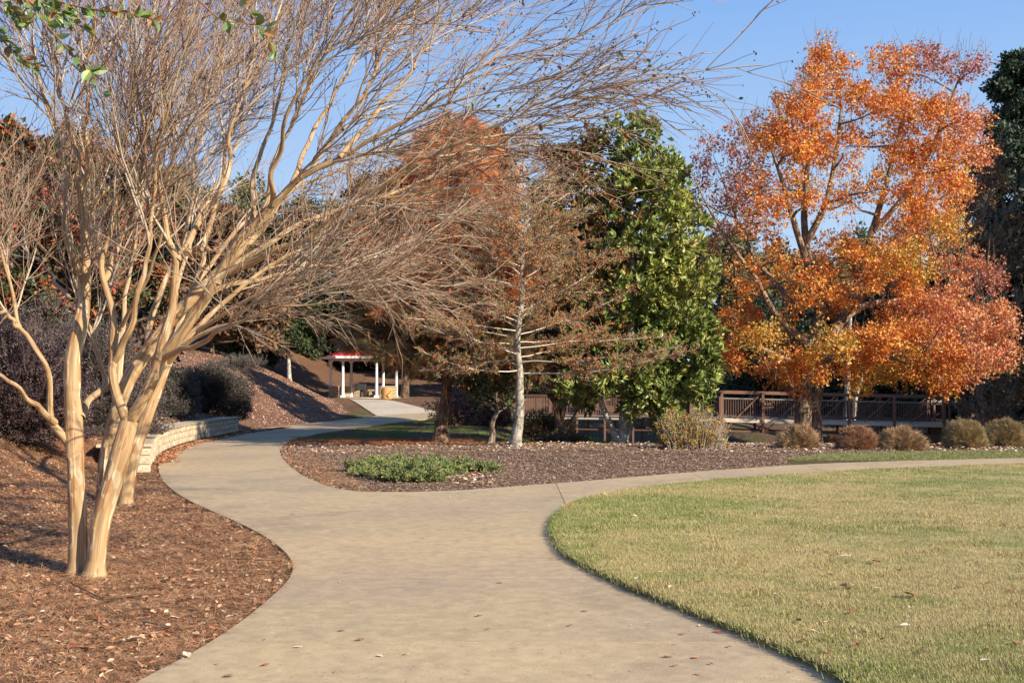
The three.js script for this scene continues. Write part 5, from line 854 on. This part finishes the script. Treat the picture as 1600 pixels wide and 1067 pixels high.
// ------------------------------------------------------------------ grass
R = rngOf(1313);
{
  const tuft = [0, 1, 2, 3].map(i => { const s = R; R = rngOf(150 + i); const o = []; for (let k = 0; k < 11; k++) { const a = rr(0, 6.28), l = rr(0.016, 0.036), t = rr(0.3, 1.3), x = rr(-.045, .045), z = rr(-.045, .045), w = rr(0.0014, 0.0024); const d = V(Math.cos(a) * Math.sin(t), Math.cos(t), Math.sin(a) * Math.sin(t)).multiplyScalar(l), px = -Math.sin(a) * w, pz = Math.cos(a) * w; o.push([x - px, 0, z - pz, x + px, 0, z + pz, x + d.x, d.y, z + d.z]); } R = s; return triGeo(o); });
  const mat = MAT(0xffffff, 0.85, { side: THREE.DoubleSide });
  const sets = tuft.map(() => new Leaves()); let n = 0;
  const addT = (x, z, y, s, c) => { const q = quatTo(V(gauss() * .12, 1, gauss() * .12).normalize()); sets[n++ % 4].add(V(x, y, z), q, s, c); };
  let want = 190000, guard = 0;
  while (n < want && guard++ < 900000) {
    const D = 4.2 * Math.pow(26 / 4.2, Math.pow(R(), 0.8)), x = rr(-0.6, 0.62) * D * 0.95 + rr(-.3, .8), z = -D; if (!inPoly(x, z, lawnOutline)) continue;
    const c = lawnTone(x, z), dry = R(); const k = rr(0.8, 1.2); const col = dry < 0.2 ? CC(0.48 * k, 0.385 * k, 0.21 * k) : CC(c[0] * k, c[1] * k, c[2] * k);
    addT(x, z, H(x, z) + 0.046, rr(0.6, 1.1) * (1 + 0.9 * Math.max(0, nz(x * 2.3, z * 2.3, 9.1))) * (D > 12 ? 1.25 : 1), col);
  }
  // fringe of longer grass hanging over the cut edge
  for (let i = 0; i < sl2.length - 1; i++) { const a = sl2[i], b = sl2[i + 1]; if (-a[1] < 3) continue; const L = Math.hypot(b[0] - a[0], b[1] - a[1]), m = Math.round(L * 150); for (let k = 0; k < m; k++) { const t = R(), x = lerp(a[0], b[0], t) + rr(-0.02, 0.05), z = lerp(a[1], b[1], t) + rr(-0.01, 0.01); const c = lawnTone(x, z), f = rr(0.6, 1.1); addT(x, z, H(x, z) + rr(0.005, 0.05), rr(0.8, 1.7), CC(c[0] * f * .8, c[1] * f * .9, c[2] * f * .8)); } }
  const og = new THREE.Group(); og.name = 'lawn_grass'; scene.add(og); tag(og, 'short half-dormant turf of the open lawn on the right', 'grass', null, 'stuff');
  sets.forEach((s, i) => s.build('blades', tuft[i], mat, og));
  // green strip beyond the path and thin grass in the hollow
  const set2 = tuft.map(() => new Leaves()); n = 0; let m2 = 0;
  for (let i = 0; i < 60000 && m2 < 26000; i++) { const x = rr(5.5, 22), z = rr(-31.2, -24); if (!grassBand(x, z)) continue; const k = rr(0.7, 1.3); set2[m2++ % 4].add(V(x, H(x, z) - 0.02, z), quatTo(V(gauss() * .15, 1, gauss() * .15).normalize()), rr(1.1, 1.9), R() < 0.15 ? CC(0.45 * k, 0.38 * k, 0.2 * k) : CC(0.20 * k, 0.215 * k, 0.07 * k)); }
  for (let i = 0; i < 60000 && m2 < 44000; i++) { const x = rr(-9, 2.5), z = rr(-58, -32.5); const d = footX(-z) - x; if (d > -0.5 || onPath(x, z)) continue; if (fbm(x * .5, z * .5, 4) < -0.05) continue; const k = rr(0.7, 1.3); set2[m2++ % 4].add(V(x, H(x, z) - 0.03, z), quatTo(V(gauss() * .2, 1, gauss() * .2).normalize()), rr(1.6, 2.8), CC(0.15 * k, 0.19 * k, 0.055 * k)); }
  const o2 = new THREE.Group(); o2.name = 'verge_grass'; scene.add(o2); tag(o2, 'greener grass of the strip and hollow beyond the path', 'grass', null, 'stuff'); set2.forEach((s, i) => s.build('blades', tuft[i], mat, o2));
}
// ------------------------------------------------------------------ litter on the beds
R = rngOf(1414);
const curlLeaf = [0, 1, 2].map(i => { const s = R; R = rngOf(160 + i); const L = 0.07, W = 0.042, c = rr(0.2, 0.5), o = []; const row = [[0, 0, 0], [0.25, 0.8, .3], [0.55, 1, .5], [0.8, .6, .3], [1, 0, .6]]; const P = row.map(([t, w, h]) => [V(t * L - L / 2, h * c * L * .45 + 0.004, -w * W / 2), V(t * L - L / 2, h * c * L * .25, 0), V(t * L - L / 2, h * c * L * .5 + .003, w * W / 2)]); for (let k = 0; k < 4; k++) for (let q = 0; q < 2; q++) { const a = P[k][q], b = P[k][q + 1], d = P[k + 1][q], e = P[k + 1][q + 1]; o.push([...a.toArray(), ...b.toArray(), ...d.toArray()], [...b.toArray(), ...e.toArray(), ...d.toArray()]); } R = s; return triGeo(o); });
const strawBunch = [0, 1, 2].map(i => { const s = R; R = rngOf(170 + i); const o = []; for (let k = 0; k < 7; k++) { const a = rr(0, 6.28), l = rr(0.05, 0.12), w = 0.0016, x = rr(-.05, .05), z = rr(-.05, .05), y = rr(0.002, 0.012); const dx = Math.cos(a) * l, dz = Math.sin(a) * l; o.push([x - dz / l * w, y, z + dx / l * w, x + dz / l * w, y, z - dx / l * w, x + dx, y + rr(-.006, .016), z + dz]); } R = s; return triGeo(o); });
const chipGeo = [0, 1, 2].map(i => { const g = new THREE.BoxGeometry(0.05, 0.008, 0.018); g.rotateZ(0.1 * (i - 1)); return g; });
const dryMat = MAT(0xffffff, 0.85, { side: THREE.DoubleSide });
function litter(name, label, geos, spots) { // spots: [x, z, lift, scale, color, tilt]
  const sets = geos.map(() => new Leaves()); spots.forEach((s, i) => { const e = 0.15; const nrm = V(-(H(s[0] + e, s[1]) - H(s[0] - e, s[1])) / (2 * e), 1, -(H(s[0], s[1] + e) - H(s[0], s[1] - e)) / (2 * e)).normalize(); nrm.add(V(gauss() * s[5], 0, gauss() * s[5])).normalize(); sets[i % geos.length].add(V(s[0], H(s[0], s[1]) - 0.028 + s[2] + Math.min(0.045, fbm(s[0] * 1.3, s[1] * 1.3, 3) * 0.05 + fbm(s[0] * 5, s[1] * 5, 2) * 0.03), s[1]), quatTo(nrm), s[3], s[4]); });
  const o = new THREE.Group(); o.name = name; scene.add(o); tag(o, label, 'litter', null, 'stuff'); sets.forEach((s, i) => s.build('pieces', geos[i], dryMat, o));
}
{
  const left = [], straw = [];
  const brownL = [[0.36, 0.16, 0.075], [0.30, 0.13, 0.06], [0.44, 0.22, 0.10], [0.24, 0.10, 0.05], [0.50, 0.27, 0.14], [0.34, 0.10, 0.05], [0.55, 0.38, 0.24], [0.20, 0.09, 0.05]];
  const ok = (x, z) => !onPath(x, z) && !inPoly(x, z, lawnPoly);
  for (let i = 0; i < 200000 && straw.length < 52000; i++) { const D = 4.5 * Math.pow(26 / 4.5, R()), x = footX(D) + rr(-2.5, 3.6) * (D < 12 ? 1 : 1.1), z = -D; if (!ok(x, z) || x / D < -0.62) continue; const k = rr(0.55, 1.25); straw.push([x, z, rr(0, .02), rr(0.7, 1.3), pick([CC(0.49 * k, 0.25 * k, 0.115 * k), CC(0.41 * k, 0.20 * k, 0.095 * k), CC(0.56 * k, 0.335 * k, 0.175 * k), CC(0.30 * k, 0.15 * k, 0.075 * k)]), 0.35]); }
  for (let i = 0; i < 200000 && left.length < 17000; i++) { const D = 4.5 * Math.pow(30 / 4.5, Math.pow(R(), 0.85)), x = footX(D) + rr(-3, 3.6), z = -D; if (!ok(x, z) || x / D < -0.62) continue; if (nz(x * .7, z * .7) < rr(-0.5, 0.35)) continue; const k = rr(0.7, 1.25), c = pick(brownL); const pale = R() < 0.035; left.push([x, z, rr(0.006, .03), rr(0.3, 0.85), pale ? CC(0.66, 0.56, 0.44) : CC(c[0] * k, c[1] * k, c[2] * k), 0.55]); }
  litter('pine_straw', 'matted brown pine straw on the bed under the crape myrtles', strawBunch, straw);
  litter('leaf_litter', 'curled red-brown fallen leaves strewn over the left bed', curlLeaf, left);
  const bank = []; for (let i = 0; i < 90000 && bank.length < 24000; i++) { const D = rr(28, 74), x = footX(D) - rr(-0.2, 9), z = -D; if (!ok(x, z)) continue; const k = rr(0.7, 1.3), c = pick([[0.42, 0.25, 0.17], [0.36, 0.19, 0.12], [0.50, 0.33, 0.24], [0.28, 0.15, 0.10]]); bank.push([x, z, rr(0, .02), rr(0.7, 1.5), CC(c[0] * k, c[1] * k, c[2] * k), 0.6]); }
  litter('bank_leaves', 'brown leaves covering the sloping bank towards the gazebo', curlLeaf, bank);
  const mid = [], mleaf = []; for (let i = 0; i < 200000 && mid.length < 42000; i++) { const D = rr(16.5, 32), x = rr(-8.5, 11), z = -D; if (!ok(x, z) || footX(D) - x > -1.5 || grassBand(x, z) || Math.hypot((x - needlePatch.x) / 3.2, (z - needlePatch.z) / 1.8) < rr(0.7, 1.1)) continue; const k = rr(0.5, 1.35), c = pick([[0.27, 0.175, 0.12], [0.22, 0.14, 0.095], [0.31, 0.205, 0.145], [0.18, 0.12, 0.085]]); const pale = R() < 0.02; mid.push([x, z, rr(0, .02), rr(0.4, 1.15), pale ? CC(0.52, 0.43, 0.35) : CC(c[0] * k, c[1] * k, c[2] * k), 0.5]); }
  litter('bark_mulch', 'dark bark chips of the middle bed', chipGeo, mid);
  for (let i = 0; i < 60000 && mleaf.length < 4200; i++) { // pale leaves under the clipped shrubs, on the crest and by the juniper
    let x, z; const t = R(); if (t < 0.55) { x = rr(6, 19); z = -rr(27.5, 32); } else if (t < 0.85) { x = rr(-6, 8); z = -rr(26, 32.5); } else { const p = gp(rr(690, 770), rr(738, 755)); x = p.x; z = p.z; if (R() < 0.8) continue; } if (!ok(x, z)) continue; if (grassBand(x, z) && R() < 0.75) continue;
    const k = rr(0.6, 1.15); mleaf.push([x, z, rr(0.02, .05), rr(0.7, 1.5), pick([CC(0.60 * k, 0.45 * k, 0.32 * k), CC(0.50 * k, 0.30 * k, 0.18 * k), CC(0.66 * k, 0.56 * k, 0.46 * k), CC(0.42 * k, 0.22 * k, 0.12 * k)]), 0.6]); }
  litter('pale_leaves', 'pale dry leaves along the crest of the bed and under the clipped shrubs', curlLeaf, mleaf);
  const drift = []; for (let i = 0; i < 30000 && drift.length < 2300; i++) { const t = R(), e = curveWall(t); const x = e[0] + Math.abs(gauss()) * 0.28, z = e[1] + gauss() * 0.3; drift.push([x, z, 0.035 + rr(0, .03) , rr(0.8, 1.5), jitter(pick([[0.40, 0.17, 0.08], [0.33, 0.12, 0.06], [0.46, 0.25, 0.13], [0.28, 0.12, 0.065]]), 0.3), 0.6]); }
  litter('leaf_drift', 'drift of rust-red leaves along the foot of the seat wall', curlLeaf, drift);
  const need = []; for (let i = 0; i < 16000; i++) { const x = needlePatch.x + gauss() * 2.6, z = needlePatch.z + gauss() * 1.4; if (!ok(x, z)) continue; need.push([x, z, rr(0.005, .03), rr(1, 1.9), jitter(pick([[0.52, 0.19, 0.06], [0.45, 0.14, 0.05], [0.58, 0.25, 0.09]]), 0.3), 0.4]); }
  litter('cypress_needles', 'orange fallen cypress needles around the fluted trunk', strawBunch, need);
}
function curveWall(t) { const p = [[247, 724], [262, 706], [300, 692], [340, 684.5], [378, 677], [420, 671], [445, 668]]; const k = Math.min(p.length - 2, Math.floor(t * (p.length - 1))), f = t * (p.length - 1) - k; const q = gp(lerp(p[k][0], p[k + 1][0], f), lerp(p[k][1], p[k + 1][1], f)); return [q.x, q.z]; }
// single leaves on the concrete and the lawn
R = rngOf(1515);
{
  const mats = [[0.30, 0.13, 0.06], [0.42, 0.20, 0.09], [0.55, 0.42, 0.28], [0.36, 0.08, 0.05], [0.20, 0.10, 0.06], [0.66, 0.56, 0.42]].map(c => MAT(CC(...c), 0.8, { side: THREE.DoubleSide }));
  const one = (x, z, y, s, m, label, group, tilt = 0.12) => { const o = new THREE.Mesh(pick(curlLeaf), m); o.name = numbered('fallen_leaf'); o.castShadow = o.receiveShadow = true; o.position.set(x, y, z); o.quaternion.copy(quatTo(V(gauss() * tilt, 1, gauss() * tilt).normalize())); o.scale.setScalar(s); scene.add(o); tag(o, label, 'leaf', group); };
  const hue = ['dark brown', 'orange-brown', 'straw-coloured', 'red', 'blackish brown', 'whitish'];
  const named = (p, where) => { const k = Math.floor(R() * 6), D = -p.z, far = D > 17 ? 'far part of ' : D > 10.5 ? 'middle of ' : 'near part of '; const l = 'small ' + hue[k] + ' leaf lying on the ' + far + where; return [mats[k], l, l.replace('leaf', 'leaves')]; };
  for (let i = 0, n = 0; i < 2000 && n < 45; i++) { const p = gp(rr(250, 1250), rr(690, 1060)); if (!(inPoly(p.x, p.z, polyA) || inPoly(p.x, p.z, polyR))) continue; n++; one(p.x, p.z, H(p.x, p.z) + 0.006, rr(0.35, 0.85), ...named(p, 'the concrete path')); }
  for (let i = 0, n = 0; i < 2000 && n < 60; i++) { const p = gp(rr(880, 1600), rr(735, 1060)); if (!inPoly(p.x, p.z, lawnPoly)) continue; n++; one(p.x, p.z, H(p.x, p.z) + 0.07, rr(0.5, 1.0), ...named(p, 'the lawn'), 0.3); }
  const big = [[1318, 933, 1.7, 1, 'large curled brown leaf on the lawn, left of a pair'], [1337, 932, 1.3, 2, 'large pale leaf on the lawn, right of a pair'], [1425, 947, 1.9, 1, 'large orange-brown leaf alone on the right of the lawn'], [1370, 892, 1.5, 3, 'reddish leaf on the middle of the lawn'], [1322, 883, 1.3, 5, 'white-looking leaf on the middle of the lawn'], [1180, 785, 1.4, 5, 'pale leaf on the lawn near its far edge']];
  for (const [px, py, s, m, l] of big) { const p = gp(px, py); one(p.x, p.z, H(p.x, p.z) + 0.078, s, mats[m], l, undefined, 0.25); }
  const bl = gp(209, 1005); one(bl.x, bl.z, bl.y + 0.02, 1.9, mats[2], 'large pale fallen leaf on the bed near the bottom left corner', undefined, 0.15);
  const bl2 = gp(291, 1027); one(bl2.x, bl2.z, bl2.y + 0.012, 1.2, mats[5], 'whitish leaf on the edge of the path near the bottom left', undefined, 0.1);
  const stickMat = MAT(CC(0.36, 0.27, 0.19), 0.9, { map: barkRough });
  const stick = (a, b, r, label) => { const p = gp(...a), q = gp(...b), mid = p.clone().lerp(q, 0.5).add(V(gauss() * .02, 0, gauss() * .03)), t = new Tubes(); const P = curve([p, mid, q], 8); P.forEach(v => v.y = H(v.x, v.z) + 0.022 + r * 0.6); const off = P[0].clone(); t.add(P.map(v => v.clone().sub(off)), taper(9, r, r * 0.5), 6); const o = new THREE.Mesh(t.geo(), stickMat); o.name = numbered('fallen_stick'); o.position.copy(off); o.castShadow = o.receiveShadow = true; scene.add(o); tag(o, label, 'stick'); };
  stick([-10, 856], [86, 832], 0.011, 'long pale stick on the bed at the left edge');
  stick([64, 917], [112, 907], 0.007, 'short pale stick just below the crape myrtle base');
  stick([110, 916], [162, 942], 0.007, 'dark bent twig below and right of the trunk base');
  stick([160, 942], [248, 933], 0.009, 'mid-length pale stick in front of the trunk base');
  stick([362, 877], [434, 880], 0.006, 'thin pale stick near the curve of the path');
  stick([264, 907], [288, 898], 0.008, 'short thick pale stick right of the trunk base');
  stick([222, 978], [250, 983], 0.006, 'small dark stick near the bottom of the bed');
}
// ------------------------------------------------------------------ leafy branch hanging in from the top left
R = rngOf(1616);
{
  const root = at(-260, -420, 6.0), base = V(root.x - 0.4, H(root.x - 0.4, root.z), root.z);
  const g = thing('photinia_tree', 'small tree outside the left edge whose green leafy twigs hang into the top left corner', 'tree', base), off = o => { o.position.copy(base).negate(); return o; };
  const t = new Tubes(); t.add(curve([base.clone().add(V(0, -.05, 0)), base.clone().add(V(0.05, 1.5, 0)), base.clone().lerp(root, 0.85).add(V(-.1, 0, 0)), root], 16), taper(17, 0.09, 0.045), 10, 0.08, 4); off(t.build('trunk', darkBark, g));
  const tw = new Tubes(), lv = [new Leaves(), new Leaves()], lg = [ovalTris(0.062, 0.033, .15, .25), ovalTris(0.055, 0.034, .22, .12)].map(triGeo);
  const sprigs = [[[-100, -120, 5.6], [20, -20, 5.3], [90, 60, 5.2], [140, 110, 5.1]], [[-100, -120, 5.6], [-20, 30, 5.5], [15, 75, 5.4], [55, 105, 5.4]], [[20, -20, 5.3], [120, 10, 5.2], [190, 20, 5.1], [240, 30, 5.1]], [[20, -20, 5.3], [70, 5, 5.1], [100, 20, 5.0]], [[-60, -60, 5.5], [10, 10, 5.4], [40, 35, 5.3]], [[60, -110, 5.4], [260, -50, 5.3], [380, 10, 5.2], [430, 80, 5.1]], [[260, -50, 5.3], [320, 10, 5.2], [345, 30, 5.2], [415, 40, 5.1]], [[90, 60, 5.2], [120, 95, 5.15], [160, 145, 5.1]], [[-100, -120, 5.6], [0, -40, 5.7], [60, 15, 5.8], [130, 40, 5.8]]];
  tw.add(curve([root, at(-160, -220, 5.8), at(-100, -120, 5.6)], 8), taper(9, 0.03, 0.012), 6); tw.add(curve([root, at(-100, -220, 5.6), at(60, -110, 5.4)], 8), taper(9, 0.025, 0.01), 6);
  for (const s of sprigs) { const P = curve(s.map(q => at(...q)), 14); tw.add(P, taper(15, 0.006, 0.002), 4); const dens = s[0][0] > 50 ? 0.7 : 1.7; for (let k = 4; k < 15; k++) { if (dens < 1 && k < 9) continue; const m = R() < dens ? Math.ceil(dens * 1.6) : 0; for (let e = 0; e < m; e++) { const d = P[Math.min(14, k + 1)].clone().sub(P[Math.max(0, k - 1)]).normalize(); lv[e % 2].add(P[k], quatTo(sideDir(d, rr(0.5, 1.2), rr(0, 6.28)).add(V(0, -0.1, 0)).normalize()), rr(0.75, 1.3), jitter(pick([[0.18, 0.27, 0.06], [0.13, 0.21, 0.05], [0.23, 0.32, 0.08], [0.10, 0.16, 0.04], [0.15, 0.24, 0.055], [0.32, 0.16, 0.06]]), 0.25)); } } }
  off(tw.build('twigs', myrtleTwigRed, g)).userData.kind = 'stuff'; lv.forEach((l, i) => off(l.build('leaves', lg[i], LEAF(0xffffff, 0.3, 0.5), g)));
}
console.log('litter done');
renderer.render(scene, camera);
